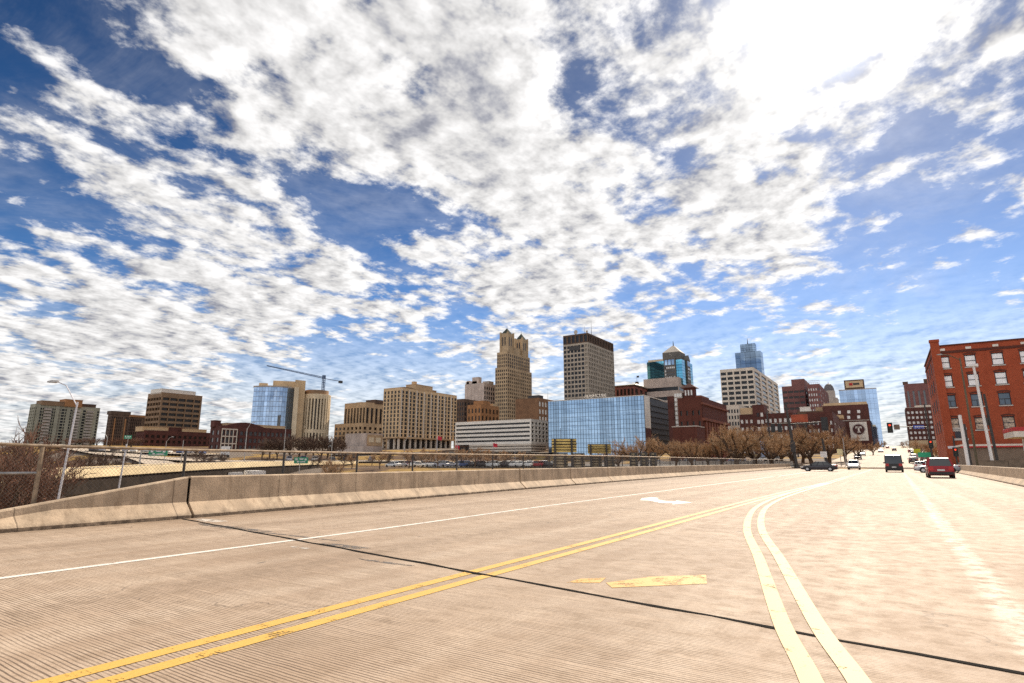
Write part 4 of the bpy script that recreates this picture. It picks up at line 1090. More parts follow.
# 18 dark red brick complex
def brickcomplex():
    B = left_block('brick_complex', 'dark red brick complex with a hip roofed corner tower and tall pilasters', 'building', 701, 397.5, 680, 725.5, 200)
    B.body(dred, g_brown, (4, .68), (1, .02), 5, top=3.2, base=2, span=.55, inset=.5)
    x0, x1, y0, y1 = B.x0, B.x1, B.y0, B.y1; L = y1 - y0; W = x1 - x0
    B.part(MB().fbox((x1, y0), (0, 1), (1, 0), .1, L - .1, -.45, .08, B.zb, B.zt - .1), 'street_wall', dred)
    hz = B.zt - B.zb
    for i in range(9):
        t = L * (.06 + .103 * i); B.part(MB().fbox((x1, y0), (0, 1), (1, 0), t, t + L * .05, 0, .55, B.zb, B.zb + hz * .66), 'pilaster', dredl)
    for i in range(8):
        t = L * (.06 + .103 * i) + L * .054; B.part(MB().fbox((x1, y0), (0, 1), (1, 0), t, t + L * .045, .02, .16, B.zb + 3, B.zb + hz * .63), 'window', g_brown)
    B.part(MB().fbox((x1, y0), (0, 1), (1, 0), -.2, L + .2, -.2, .9, B.zb + hz * .67, B.zb + hz * .71).fbox((x1, y0), (0, 1), (1, 0), -.2, L + .2, -.2, .7, B.zb + hz * .9, B.zb + hz * .93), 'string_course', dredl)
    B.part(MB().box(x1 - W * .3, y0 + 2, B.zt - .1, x1 - .5, y0 + L * .35, B.zt + 1.0), 'roof_step', dredl)
    # corner tower
    a = at(base_px(692, 388), 203); b0 = at(base_px(681, 388), 203); tw = (a - b0).length
    tx1, ty0 = a.x, a.y + 1.5; tx0 = tx1 - tw * .95; zt = zat(a.x, a.y, 387)
    t = B.part(MB().box(tx0, ty0, B.zb, tx1, ty0 + tw * .95, zt), 'tower', dred)
    r = MB(); e = .9; r.loft([[(tx0 - e, ty0 - e, zt), (tx1 + e, ty0 - e, zt), (tx1 + e, ty0 + tw * .95 + e, zt), (tx0 - e, ty0 + tw * .95 + e, zt)]] + [[((tx0 + tx1) / 2 + sx, ty0 + tw * .47 + sy, zt + 1.6) for sx, sy in ((-.4, -.4), (.4, -.4), (.4, .4), (-.4, .4))]])
    B.child(r, 'hip_roof', dred2, t); w = MB()
    for i in range(3): w.fbox((tx0, ty0), (1, 0), (0, -1), tw * (.12 + .28 * i), tw * (.26 + .28 * i), -.02, .09, zt - 2.6, zt - .8)
    for k in range(4): w.fbox((tx0, ty0), (1, 0), (0, -1), tw * .6, tw * .75, -.02, .085, B.zb + 8 + k * 2.6, B.zb + 9.6 + k * 2.6)
    B.child(w, 'tower_window', g_lite, t, fix=False)
    # glazed stair strip and left wing
    a = at(base_px(680.5, 400), 203.5); c = at(base_px(671.5, 400), 203.5); zt2 = zat(a.x, a.y, 392)
    st = B.part(MB().box(c.x, a.y + 2, B.zb, a.x, a.y + 8, zt2), 'stair_block', greystone)
    for k in range(8):
        w = MB()
        for i in range(3): w.fbox((c.x, a.y + 2), (1, 0), (0, -1), (a.x - c.x) * (.06 + .31 * i), (a.x - c.x) * (.32 + .31 * i), -.02, .08, zt2 - 1.4 - k * 1.55, zt2 - .3 - k * 1.55)
        B.child(w, 'stair_window', g_lite, st, fix=False)
    c2 = at(base_px(665, 402), 204); B.part(MB().box(c2.x, a.y + 1.6, B.zb, c.x - .02, a.y + 10, zat(c2.x, a.y, 396)), 'side_wing', dred2)
    c3 = at(base_px(673, 426), 194); c4 = at(base_px(699, 426), 194)
    lb = B.part(MB().box(c3.x, c4.y - 3, B.zb, c4.x, c4.y + 6, zat(c4.x, c4.y, 427)), 'low_wing', dred)
    B.child(MB().box(c3.x - .2, c4.y - 3.2, zat(c4.x, c4.y, 427), c4.x + .2, c4.y + 6, zat(c4.x, c4.y, 426)), 'coping', greystone, lb)
brickcomplex()

# 19 white grid tower with blue glass crown
B = left_block('white_grid_tower', 'pale office tower with deep square windows, topped by a stepped blue glass crown', 'skyscraper', 753, 367.3, 719.5, 776, 530)
B.body(mat('warm_white_stone', (0.68, 0.58, 0.47), .8, .06, .2, grime=.2), g_dark, (5, .20), (4, .24), 16, top=1.6, span=.40, inset=.8)
def crown(B):
    W, L = B.x1 - B.x0, B.y1 - B.y0; cy = B.y0 + L * .35; cx = cy * math.tan(az(base_px(750, 360)))
    for (pa, pb, py, zb) in ((734.5, 769, 351.5, B.zt - .2), (739.5, 758.5, 343.5, None)):
        z0 = zb if zb else zat(cx, cy, 352); zt = zat(cx, cy, py)
        xa_, xb_ = cy * math.tan(az(base_px(pa, py))), cy * math.tan(az(base_px(pb - 4, py))); w = xb_ - xa_
        X0, X1, Y0, Y1 = xa_, min(xb_, B.x1 - .6), cy, cy + w * .5
        B.part(MB().box(X0 + .25, Y0 + .25, z0, X1 - .25, Y1, zt - .1), 'crown_core', M_dark)
        for k in range(4):
            b = MB()
            for (o, u, n, Lf), nb in zip(B.faces(X0, X1, Y0, Y1), (5, 4)):
                for i in range(nb): b.fbox(o, u, n, Lf * i / nb + .1, Lf * (i + 1) / nb - .1, -.3, 0, z0 + (zt - z0) * k / 4 + .1, z0 + (zt - z0) * (k + 1) / 4 - .1)
            B.part(b, 'glass_row', g_navy, fix=False)
    B.part(MB().tube((cx - 1, cy, zt - .3), (cx - 1, cy, zt + 5), .5, .15, 6), 'antenna', M_dark)
crown(B)
# 20 low-rises in front of it
B = left_block('white_brick_loft', 'pale low rise loft with rows of dark windows beside the brick complex', 'building', 738.5, 405, 722, 748, 300)
B.body(cream, g_dark, (6, .4), (4, .4), 7, top=1.4, span=.4, inset=.35)
B = left_block('brick_loft', 'long dark brick loft building with white windows behind the bare park trees', 'building', 792, 413, 739, 801, 265)
B.body(dred2, g_lite, (11, .45), (3, .5), 5, base=1, top=1.2, span=.5, inset=.35, indiv=True)
x0, x1 = at(base_px(751, 405), 265).x, at(base_px(763, 405), 265).x
b = MB().box(x0, B.y0 - .4, B.zb, x1, B.y0 + 8, zat(x1, B.y0, 404.5)); st = B.part(b, 'stair_tower', dred2)
w = MB()
for k in range(3): w.fbox((x0, B.y0 - .4), (1, 0), (0, -1), 1.6, 2.6, -.02, .1, B.zt - 7 + k * 3, B.zt - 5.4 + k * 3).fbox((x0, B.y0 - .4), (1, 0), (0, -1), 3.1, 4.1, -.02, .1, B.zt - 7 + k * 3, B.zt - 5.4 + k * 3)
B.child(w, 'stair_window', g_lite, st, fix=False)
B.part(MB().box(at(base_px(738, 408), 265).x, B.y0 + .6, B.zt - .2, x0 - .1, B.y0 + 9, zat(x0, B.y0, 407.5)), 'roof_house', tan1)
# 21 plum pair
B = left_block('plum_brick_tower', 'plain plum brown tower with a raised blank block on its right half', 'tower', 804, 385.5, 781.5, 812, 490)
B.body(purp, g_brown, (4, .12), (2, .5), 11, top=2.2, span=.60)
x0 = at(base_px(790, 380), 490).x; B.part(MB().box(x0, B.y0 + 4, B.zt - .3, B.x1, B.y1 - 2, zat(x0, B.y0, 379)), 'raised_block', purp)
B = left_block('plum_window_tower', 'plum brown tower with rows of white windows and a rooftop sign frame', 'tower', 819, 384, 808, 827, 475)
B.body(purp, g_lite, (5, .5), (4, .5), 12, top=1.8, span=.5, inset=.35)
b = MB(); W = B.x1 - B.x0
for i in range(7): b.tube((B.x0 + W * i / 6, B.y0 + 1.5, B.zt - .3), (B.x0 + W * i / 6, B.y0 + 1.5, B.zt + 3.2), .12, .12, 4)
for z in (1.4, 3.1): b.tube((B.x0, B.y0 + 1.5, B.zt + z), (B.x1, B.y0 + 1.5, B.zt + z), .1, .1, 4)
B.part(b, 'sign_frame', greystone)
# 22 spire
def spire():
    D = 720; p = at(base_px(829, 392), D); g = terr(p.x, p.y) - 1; org = (p.x, p.y, g)
    root = thing('domed_tower', 'slender pale grey domed tower far behind the plum brick towers', 'tower', org)
    zt = zat(p.x, p.y, 383.5); zm = zat(p.x, p.y, 391); n = 12; r0 = 5.2
    MB().tube((p.x, p.y, g), (p.x, p.y, zm), r0 * 1.15, r0 * 1.1, n).tube((p.x, p.y, zm - 9), (p.x, p.y, zm - 8), r0 * 1.5, r0 * 1.5, n).cbox(p.x, p.y, g, r0 * 3, r0 * 3, zm - 9 - g).build('shaft', greystone, root, org)
    rings = [[(p.x + r0 * math.cos(q) * math.cos(t), p.y + r0 * math.cos(q) * math.sin(t), zm + (zt - zm) * math.sin(q)) for t in [2 * math.pi * i / n for i in range(n)]] for q in (0, .35, .7, 1.05, 1.4)]
    MB().loft(rings).build('dome', mat('slate_dome', (0.13, 0.12, 0.12), .6), root, org)
    MB().tube((p.x, p.y, zt - .5), (p.x, p.y, zt + 2), .4, .1, 6).build('finial', M_dark, root, org)
spire()
# 24 pale glass slab with a rooftop sign
B = left_block('pale_glass_slab', 'pale blue glass slab with a boxed rooftop sign behind the mural building', 'office building', 876, 388.5, 838.5, 884.5, 540)
panes2 = None
def slab(B):
    x0, x1, y0, y1 = B.x0, B.x1, B.y0, min(B.y1, B.y0 + 60)
    B.part(MB().box(x0 + .25, y0 + .25, B.zb, x1 - .25, y1, B.zt - .1), 'core', greystone)
    n = 12
    for k in range(n):
        b = MB()
        for (o, u, nn, Lf), nb in zip(B.faces(x0, x1, y0, y1), (10, 7)):
            for i in range(nb): b.fbox(o, u, nn, Lf * i / nb + .04, Lf * (i + 1) / nb - .04, -.3, 0, B.zb + (B.zt - B.zb) * k / n + .05, B.zb + (B.zt - B.zb) * (k + 1) / n - .05)
        B.part(b, 'glass_row', g_sky, fix=False)
    B.part(MB().box(x0 - .1, y0 - .1, B.zt - .1, x1 + .1, y1, B.zt + .6), 'coping', greystone)
    a, c = at(base_px(844, 384), 545).x, at(base_px(864, 384), 545).x; z0, z1 = B.zt + .6, zat(a, B.y0, 380)
    sg = B.part(MB().box(a, B.y0 + 3, z0, c, B.y0 + 12, z1), 'roof_sign', dbrown)
    h = z1 - z0
    B.child(MB().box(a + .9, B.y0 + 2.9, z0 + h * .2, c - .9, B.y0 + 3.05, z1 - h * .12), 'sign_face', tan1, sg)
    B.child(MB().box(a + (c - a) * .25, B.y0 + 2.75, z0 + h * .42, a + (c - a) * .42, B.y0 + 2.95, z0 + h * .68), 'red_emblem', mat('sign_red', (0.45, 0.03, 0.03)), sg)
    B.child(MB().box(a + (c - a) * .45, B.y0 + 2.75, z0 + h * .46, a + (c - a) * .76, B.y0 + 2.95, z0 + h * .66), 'dark_bar', M_dark, sg)
slab(B)
# 25 mural building at the left of the street
def mural():
    B = left_block('mural_building', 'dark brick building with a white painted T sign, left of the street', 'building', 867.5, 404, 822, 886.5, 400)
    B.body(dred2, g_lite, None, (9, .45), 8, base=4, top=2.0, span=.45, inset=.4, wall2=tan1)
    x0, x1, y0 = B.x0, B.x1, B.y0; W = x1 - x0; zz = lambda py: zat(x1, y0, py)
    for r, py in enumerate((411, 416.5)):
        for px in (839, 848.5, 858.5): 
            xa = at(base_px(px, py), 400).x; B.part(MB().fbox((xa, y0), (1, 0), (0, -1), -.75, .75, -.05, .08, zz(py + 1.6), zz(py - 1.4)), 'window', g_lite)
    B.part(MB().box(x0 + W * .02, y0 + 3, B.zt - .1, x1 - .5, y0 + 22, zz(401)), 'roof_house', tan1)
    B.part(MB().fbox((x0, y0), (1, 0), (0, -1), W * .30, W - .2, 0, .25, zz(420.3), zz(419.5)), 'ledge', greystone)
    xa, xb = at(base_px(850, 430), 400).x, at(base_px(867.5, 430), 400).x; w = xb - xa; cx = (xa + xb) / 2; z0, z1 = zz(440.5), zz(421.5)
    bd = B.part(MB().fbox((xa, y0), (1, 0), (0, -1), 0, w, -.02, .10, z0, z1), 'sign_wall', white1)
    R0 = w * .34; zc = z1 - (z1 - z0) * .40; n = 28; b = MB()
    disc = [(cx + R0 * math.cos(2 * math.pi * i / n), zc + R0 * math.sin(2 * math.pi * i / n)) for i in range(n)]
    mk = mat('sign_maroon', (0.07, 0.022, 0.02), .7)
    b.add([(x, y0 - .16, z) for x, z in disc] + [(x, y0 - .11, z) for x, z in disc], [tuple(range(n)), tuple(range(2 * n - 1, n - 1, -1))] + [(i, (i + 1) % n, n + (i + 1) % n, n + i) for i in range(n)])
    dd = B.child(b, 'dark_disc', mk, bd)
    b = MB(); t = R0
    bx = lambda a, c, e, f: b.box(cx + a * t, y0 - .22, zc + c * t, cx + e * t, y0 - .162, zc + f * t)
    bx(-.14, -.50, .14, .52); bx(-.52, .36, .52, .56); bx(-.52, .14, -.40, .36); bx(.40, .14, .52, .36); bx(-.30, -.60, .30, -.48)
    B.child(b, 'letter_t', white1, bd)
    b = MB(); n = 28
    for i in range(n):
        a0, a1 = 2 * math.pi * i / n, 2 * math.pi * (i + .7) / n; r0, r1 = R0 * 1.06, R0 * 1.12
        b.quad(*[(cx + r * math.cos(a), y0 - .13, zc + r * math.sin(a)) for r, a in ((r0, a0), (r1, a0), (r1, a1), (r0, a1))])
    B.child(b, 'dashed_ring', mk, bd, fix=False)
    b = MB()
    for i in range(8): b.box(xa + w * (.14 + .09 * i), y0 - .13, z0 + (z1 - z0) * .10, xa + w * (.20 + .09 * i), y0 - .105, z0 + (z1 - z0) * (.15 + .02 * (i % 2)))
    B.child(b, 'faded_strokes', greystone, bd)
    L = B.y1 - B.y0
    return B
MU = mural()
# row of street buildings beyond the mural building
yy = MU.y1 + 1
for k, (h, wm, gm, n, lb) in enumerate(((22, tan3, g_dark, 9, 'narrow tan street building right of the mural building'), (23, greystone, g_lite, 8, 'grey street building third along the left side of the street'), (22, dred2, g_dark, 7, 'dark brick street building far down the left side of the street'))):
    B = Bld('street_building', lb, 'building', -36, -10.6 + .4 * k, yy, yy + 34, 12.0, 13 + h)
    B.body(wm, gm, (5, .4), (6, .4), n, base=4, top=1.6, span=.4); yy += 35
# 23 low blocks between
B = left_block('low_brick_store', 'low maroon brick store with a pale flat roof right of the red billboard', 'building', 832, 412, 806, 846, 300)
B.body(dred2, g_lite, (6, .6), (4, .5), 4, base=3, top=3, span=.5, indiv=True); B.unit(.35, .3, 10, 6, 2.0, cream); B.unit(.75, .4, 9, 9, 1.2, tan1)
B = left_block('brown_side_block', 'brown low block with a white roof vent between the plum tower and the red billboard', 'building', 822, 411, 797, 830, 345)
B.body(dbrown, g_brown, (5, .5), (3, .5), 5, top=2, span=.5); B.unit(.25, .2, 5, 4, 3.2, white1, 'roof_vent')

# right side of the street
def right_block(name, label, cat, pc, py, pr, pl, D, L=None):
    """corner at the street side, column pc; extends right to pr"""
    c = at(base_px(pc, py), D); e = base_px(pr, py); W = c.y * math.tan(az(e)) - c.x
    zt = zat(c.x, c.y, py)
    return Bld(name, label, cat, c.x, c.x + max(8, W), c.y, c.y + (L or 25), terr(c.x, c.y) - 1.5, zt, None, -1)
B = right_block('plum_far_tower', 'far plum brick tower with pale vertical stripes rising behind the white windowed block', 'tower', 904, 384.3, 931, 902, 640)
B.body(purp, g_grey, (5, .62), (4, .4), 1, top=6, span=.02, inset=.5); B.unit(.05, .1, 4, 4, 2.2, dbrown); B.unit(.9, .1, 6, 6, 3.5, dbrown)
B = right_block('white_windowed_block', 'dark maroon brick block with paired white windows beyond the street corner', 'building', 905.3, 408, 940, 902, 430)
B.body(dred2, g_lite, (8, .42), (4, .5), 7, base=3, top=1.4, span=.5, inset=.35, indiv=True, wall2=greystone); B.part(MB().box(B.x0 + 5, B.y0 + 2, B.zt - .2, B.x0 + 14, B.y0 + 9, B.zt + 1.4), 'roof_box', cream)
B.part(MB().box(B.x0 - .3, B.y0 - 1.0, B.zb, B.x0 + 20, B.y0 - .06, B.zb + 6), 'shop_front', tan1)

# ------------------------------------------------------------------ red brick warehouse and its corner
def warehouse():
    D = 145; c = at(950, D); zt = zat(c.x, c.y, 347.2); g = terr(c.x, c.y)
    B = Bld('brick_warehouse', 'large red brick warehouse with white blinds in its upper windows at the right edge', 'warehouse', c.x, c.x + 46, c.y, c.y + 30, g - 1.0, zt, None, -1)
    x0, x1, y0, y1 = B.x0, B.x1, B.y0, B.y1
    cols = [at(px, D) for px in (960, 987.5, 1015)]
    xs_ = [p.x * y0 / p.y for p in cols]; dx = xs_[1] - xs_[0]
    xs_ = [xs_[0] + i * dx for i in range(11)]
    rows = [zat(x0 + 2, y0, py) for py in (362.3, 381, 401, 424)]
    ww, wh = 0.92, 1.22
    # wall with true openings: strips between the windows
    wl = MB(); cuts = []
    for zc in sorted(rows): cuts.append((zc - wh, zc + wh))
    z = B.zb
    for a, b_ in cuts + [(zt, zt)]:
        wl.box(x0, y0, z, x1, y0 + .45, a)
        if b_ > a:
            x = x0
            for xc in xs_: wl.box(x, y0, a, xc - ww, y0 + .45, b_); x = xc + ww
            wl.box(x, y0, a, x1, y0 + .45, b_)
        z = b_
    wl.box(x0, y0 + .45, B.zb, x0 + .45, y1, zt - .02); wl.box(x1 - .45, y0 + .45, B.zb, x1, y1, zt - .02); wl.box(x0 + .45, y1 - .45, B.zb, x1 - .45, y1, zt - .04)
    B.part(wl, 'wall', redb)
    B.part(MB().box(x0 + .46, y0 + .8, B.zb, x1 - .46, y1 - .46, zt - .6), 'interior', M_dark)
    blind = mat('window_blind', (0.88, 0.87, 0.86), .8, .03, 2); blue = glass('blue_pane', (0.05, 0.09, 0.14), .05, (.3, .3, .3), 0); pale = mat('patterned_blind', (0.52, 0.40, 0.30), .8, .3, 3)
    fr = mat('dark_window_frame', (0.035, 0.035, 0.045), .6); sill = mat('stone_sill', (0.50, 0.45, 0.40), .85, .1, 1)
    for ri, zc in enumerate(rows):
        for ci, xc in enumerate(xs_):
            f = MB(); t = .13
            f.box(xc - ww + .01, y0 + .16, zc - wh, xc - ww + t, y0 + .30, zc + wh).box(xc + ww - t, y0 + .16, zc - wh, xc + ww - .01, y0 + .30, zc + wh)
            f.box(xc - ww + t, y0 + .165, zc + wh - .2, xc + ww - t, y0 + .295, zc + wh).box(xc - ww + t, y0 + .165, zc - wh, xc + ww - t, y0 + .295, zc - wh + t).box(xc - ww + t, y0 + .15, zc - .05, xc + ww - t, y0 + .29, zc + .06)
            if ri == 2: f.box(xc - .05, y0 + .155, zc - wh + t, xc + .05, y0 + .285, zc - .06)
            wo = B.part(f, 'window', fr)
            m = blind if ri < 2 else (blue if ri == 2 else pale)
            B.child(MB().box(xc - ww + t, y0 + .225, zc - wh + t, xc + ww - t, y0 + .27, zc + wh - .2), 'pane', m, wo)
            B.child(MB().box(xc - ww - .15, y0 - .14, zc - wh - .22, xc + ww + .15, y0 + .1, zc - wh - .002), 'sill', sill, wo)
            ar = MB(); n = 7                                           # segmental brick arch over the opening
            for i in range(n):
                a0, a1 = -1 + 2 * i / n, -1 + 2 * (i + 1) / n; za, zb_ = zc + wh + .16 - .16 * a0 * a0, zc + wh + .16 - .16 * a1 * a1
                ar.add([(xc + ww * 1.12 * a0, y0 - .05, za), (xc + ww * 1.12 * a1, y0 - .05, zb_), (xc + ww * 1.12 * a1, y0 - .05, zb_ + .30), (xc + ww * 1.12 * a0, y0 - .05, za + .30),
                        (xc + ww * 1.12 * a0, y0 + .05, za), (xc + ww * 1.12 * a1, y0 + .05, zb_), (xc + ww * 1.12 * a1, y0 + .05, zb_ + .30), (xc + ww * 1.12 * a0, y0 + .05, za + .30)],
                       [(0, 1, 2, 3), (7, 6, 5, 4), (0, 4, 5, 1), (3, 2, 6, 7), (1, 5, 6, 2), (0, 3, 7, 4)])
            B.child(ar, 'brick_arch', dred, wo)
    # parapet: corbelled band with white vents, raised corner pier
    B.part(MB().box(x0 - .12, y0 - .12, zt - 1.55, x1, y0 - .002, zt - 1.05).box(x0 - .12, y0, zt - 1.55, x0 - .002, y1, zt - 1.05), 'string_course', dred)
    B.part(MB().box(x0 - .2, y0 - .2, zt + .001, x1, y0 + .6, zt + .25).box(x0 - .2, y0 + .61, zt + .001, x0 + .6, y1, zt + .25), 'coping', dred)
    for xc in xs_: B.part(MB().box(xc - .45, y0 - .1, zt - .95, xc + .45, y0 + .02, zt - .5), 'parapet_vent', white1)
    B.part(MB().box(x0 - .28, y0 - .28, B.zb, x0 + 1.2, y0 + .9, zt + 1.2).box(x0 - .4, y0 - .4, zt + 1.0, x0 + 1.3, y0 + 1.0, zt + 1.5), 'corner_pier', redb)
    # stone framed low window by the corner
    zc = zat(x0 + 2, y0, 434); b = MB().box(x0 + 1.25, y0 - .16, zc + .85, x0 + 3.5, y0 - .01, zc + 1.25).box(x0 + 1.25, y0 - .16, zc - 1.25, x0 + 3.5, y0 - .01, zc - .85)
    B.part(b, 'stone_band', sill); B.part(MB().box(x0 + 1.5, y0 - .1, zc - .84, x0 + 3.3, y0 - .012, zc + .84), 'low_window', fr)
    # windows on the flank facing the street
    for zc in rows:
        for k in range(4):
            yc = y0 + 4 + 6.5 * k; B.part(MB().box(x0 - .06, yc - .8, zc - wh, x0 + .05, yc + .8, zc + wh), 'flank_window', fr)
    B.part(MB().box(x0 - .15, y0 - .21, B.zb, x1, y0 - .005, g + 1.0), 'plinth', M_concd)
warehouse()
def shop():
    y0 = 116; xa = at(966, 116).x; g = terr(xa + 3, y0)
    B = Bld('corner_shop', 'low brown shop with red and white roof band before the brick warehouse', 'shop', xa, xa + 26, y0, y0 + 10, g - .5, zat(xa + 3, y0, 446), None, -1)
    M_red = mat('red_trim', (0.50, 0.03, 0.03), .5)
    B.part(MB().box(B.x0, B.y0, B.zb, B.x1, B.y1, B.zt), 'wall', mat('taupe_wall', (0.22, 0.165, 0.125), .9, .1, .5, grime=.3))
    B.part(MB().box(B.x0 - .3, B.y0 - .3, B.zt + .001, B.x1, B.y1, B.zt + .28), 'white_fascia', white1)
    B.part(MB().box(B.x0 - .34, B.y0 - .34, B.zt - .22, B.x1, B.y0 - .002, B.zt - .001), 'red_band', M_red)
    for k in range(4): B.part(MB().box(B.x0 + 8.2 + k * .75, B.y0 - .06, B.zb + .8, B.x0 + 8.75 + k * .75, B.y0 - .003, B.zb + 2.9), 'window', white1)
    p = at(1012, 104); zc = zat(p.x, 100, 437.5)
    r = thing('canopy', 'white canopy with a red stripe standing on posts at the right edge beside the shop', 'canopy', (p.x + 5, 101, g))
    org = (p.x + 5, 101, g)
    MB().box(p.x, 98, zc, p.x + 12, 106, zc + .75).build('canopy_roof', white1, r, org)
    MB().box(p.x - .05, 97.95, zc + .76, p.x + 12, 106.05, zc + 1.25).build('red_stripe', M_red, r, org)
    for dx in (1.5, 10): MB().cbox(p.x + dx, 102, g - .5, .4, .4, zc - g + .49).build('post', M_white, r, org)
shop()
b = MB(); p0 = at(978, 88)
for k in range(8): b.box(p0.x + k * 2.6, 86.4, terr(p0.x + 3, 87) - .3, p0.x + k * 2.6 + 2.56, 86.7, zat(p0.x, 87, 460.3) + .03 * math.sin(k * 2))
tag(b.build('retaining_wall', mat('brown_block', (0.20, 0.145, 0.10), .9, .2, 1.2, grime=.4)), 'low dark brown block wall behind the right parapet below the shop', 'wall')

# ------------------------------------------------------------------ poles, lamps, signals
def lamp(px, D, py_top, arm, label, py_arm=None, tilt=0.0, base_z=None, m=None, r=.11, double=False):
    p = at(px, D); g = terr(p.x, p.y) if base_z is None else base_z
    root = thing('street_lamp', label, 'street lamp', (p.x, p.y, g)); org = (p.x, p.y, g)
    zt = zat(p.x, p.y, py_top); sd = Vector((math.cos(YAW), math.sin(YAW), 0))
    top = Vector((p.x, p.y, zt)) + sd * tilt; m = m or M_pole
    MB().tube((p.x, p.y, g), tuple(top), r, r * .6, 8).cbox(p.x, p.y, g - .05, r * 4, r * 4, .3).build('pole', m, root, org)
    if arm:
        rise = 1.3 if py_arm is None else zat(p.x, p.y, py_arm) - zt
        e = top + sd * arm + Vector((0, 0, rise)); mid = top + sd * arm * .58 + Vector((0, 0, rise * .80))
        MB().path([tuple(top - Vector((0, 0, .3))), tuple(mid), tuple(e)], r * .42, 6).build('arm', m, root, org)
        d = sd * (1 if arm > 0 else -1); h = MB(); a = e - d * .1; q = e + d * .62 + Vector((0, 0, -.02)); n = Vector((-d.y, d.x, 0)) * .16
        h.loft([[tuple(a - n * .5 + Vector((0, 0, -.05))), tuple(a + n * .5 + Vector((0, 0, -.05))), tuple(a + n * .5 + Vector((0, 0, .07))), tuple(a - n * .5 + Vector((0, 0, .07)))],
                [tuple(a + d * .3 - n + Vector((0, 0, -.10))), tuple(a + d * .3 + n + Vector((0, 0, -.10))), tuple(a + d * .3 + n + Vector((0, 0, .09))), tuple(a + d * .3 - n + Vector((0, 0, .09)))],
                [tuple(q - n * .7 + Vector((0, 0, -.06))), tuple(q + n * .7 + Vector((0, 0, -.06))), tuple(q + n * .7 + Vector((0, 0, .04))), tuple(q - n * .7 + Vector((0, 0, .04)))]])
        h.build('lamp_head', M_steel, root, org)
    return root
lamp(60.5, 52, 402, -1.75, 'tall pale leaning highway lamp in front of the grey green apartment slab', 381.5, .55, m=M_pole, r=.095)
lamp(119, 60, 444, 0, 'short pale pole standing between the ramp and the fence, left of the green gantry sign', None, .45, m=M_pole, r=.10)
lamp(977, 104, 358, -2.6, 'olive street lamp with a long curved arm in front of the red brick warehouse', 354.5, m=mat('olive_pole', (0.12, 0.10, 0.06), .6), r=.16)
M_slim = M_steel
for i, (px, D, py, arm, lb) in enumerate([(104, 215, 437, -1.5, 'thin lamp pole by the car park left of the green gantry sign'), (164, 210, 441, 1.5, 'thin lamp pole just right of the green gantry sign'),
        (181, 190, 440, 0, 'thin pole on the slope below the brown banded office'), (244, 150, 428, 1.2, 'thin lamp pole in front of the red brick office with white trim'),
        (283, 190, 428, 0, 'thin pole below the tan end slab of the courthouse'), (331, 170, 440, -1.2, 'thin lamp pole below the round ribbed drum'),
        (404, 160, 441, 1.2, 'thin lamp pole at the left corner of the tan apartment block'), (436, 165, 438, 0, 'thin pole before the middle of the tan apartment block'),
        (457, 180, 436, -1.2, 'thin lamp pole between the tan apartment block and the white banded office'), (515, 190, 441, 0, 'thin pole in front of the white banded office'),
        (561, 175, 428, 0, 'slim dark pole standing before the blue mirror block')]):
    lamp(px, D, py, arm, lb, m=M_steel if i < 10 else M_dark, r=.12)

def mast_pole(name, px, D, py, label, r0=.22, r1=.16, m=M_dark, tilt=0.0, cat='pole'):
    p = at(px, D); g = terr(p.x, p.y); root = thing(name, label, cat, (p.x, p.y, g)); org = (p.x, p.y, g)
    sd = Vector((math.cos(YAW), math.sin(YAW), 0)); zt = zat(p.x, p.y, py); top = Vector((p.x, p.y, zt)) + sd * tilt
    MB().tube((p.x, p.y, g - .3), tuple(top), r0, r1, 10).build('shaft', m, root, org)
    MB().tube((p.x, p.y, g - .3), (p.x, p.y, g + .5), r0 * 1.7, r0 * 1.5, 10).build('base_collar', m, root, org)
    return root, org, p, top
M_redlit = mat('red_lens', (0.5, 0.02, 0.01), .3)
def lit(name, col, e):
    m = bpy.data.materials.new(name); m.use_nodes = True; b = m.node_tree.nodes['Principled BSDF']
    b.inputs['Base Color'].default_value = (*col, 1); b.inputs['Emission Color'].default_value = (*col, 1); b.inputs['Emission Strength'].default_value = e; return m
M_lit = lit('lit_red_lens', (1.0, 0.06, 0.02), 1.1)
M_lensoff = mat('unlit_lens', (0.05, 0.06, 0.03), .3)
M_sig = mat('signal_black', (0.022, 0.022, 0.022), .5)
def head(root, org, x, y, z, face=-1, red=True, s=1.0):
    """signal head centred at x, y, z; face -1 looks towards -Y"""
    h = MB().box(x - .18 * s, y - .12 * s, z - .55 * s, x + .18 * s, y + .12 * s, z + .55 * s)
    h.box(x - .32 * s, y + .05 * s * face * -1 - .02, z - .70 * s, x + .32 * s, y + .05 * s * face * -1 + .02, z + .70 * s)
    for k in (-1, 0, 1):
        cz = z + k * .34 * s; n = 10
        for i in range(n):                                              # visor
            a0, a1 = math.pi * (-.1 + 1.2 * i / n), math.pi * (-.1 + 1.2 * (i + 1) / n); rr = .15 * s
            h.quad(*[(x + rr * math.cos(a), y + f, cz + rr * math.sin(a)) for a, f in ((a0, face * .12 * s), (a1, face * .12 * s), (a1, face * .36 * s), (a0, face * .36 * s))])
    ho = h.build('signal_head', M_sig, root, org, fix=False)
    for k, m in ((1, M_lit if red else M_lensoff), (0, M_lensoff), (-1, M_lensoff)):
        cz = z + k * .34 * s
        MB().tube((x, y + face * .10 * s, cz), (x, y + face * .15 * s, cz), .125 * s, .125 * s, 12).build('lens', m, ho, org)
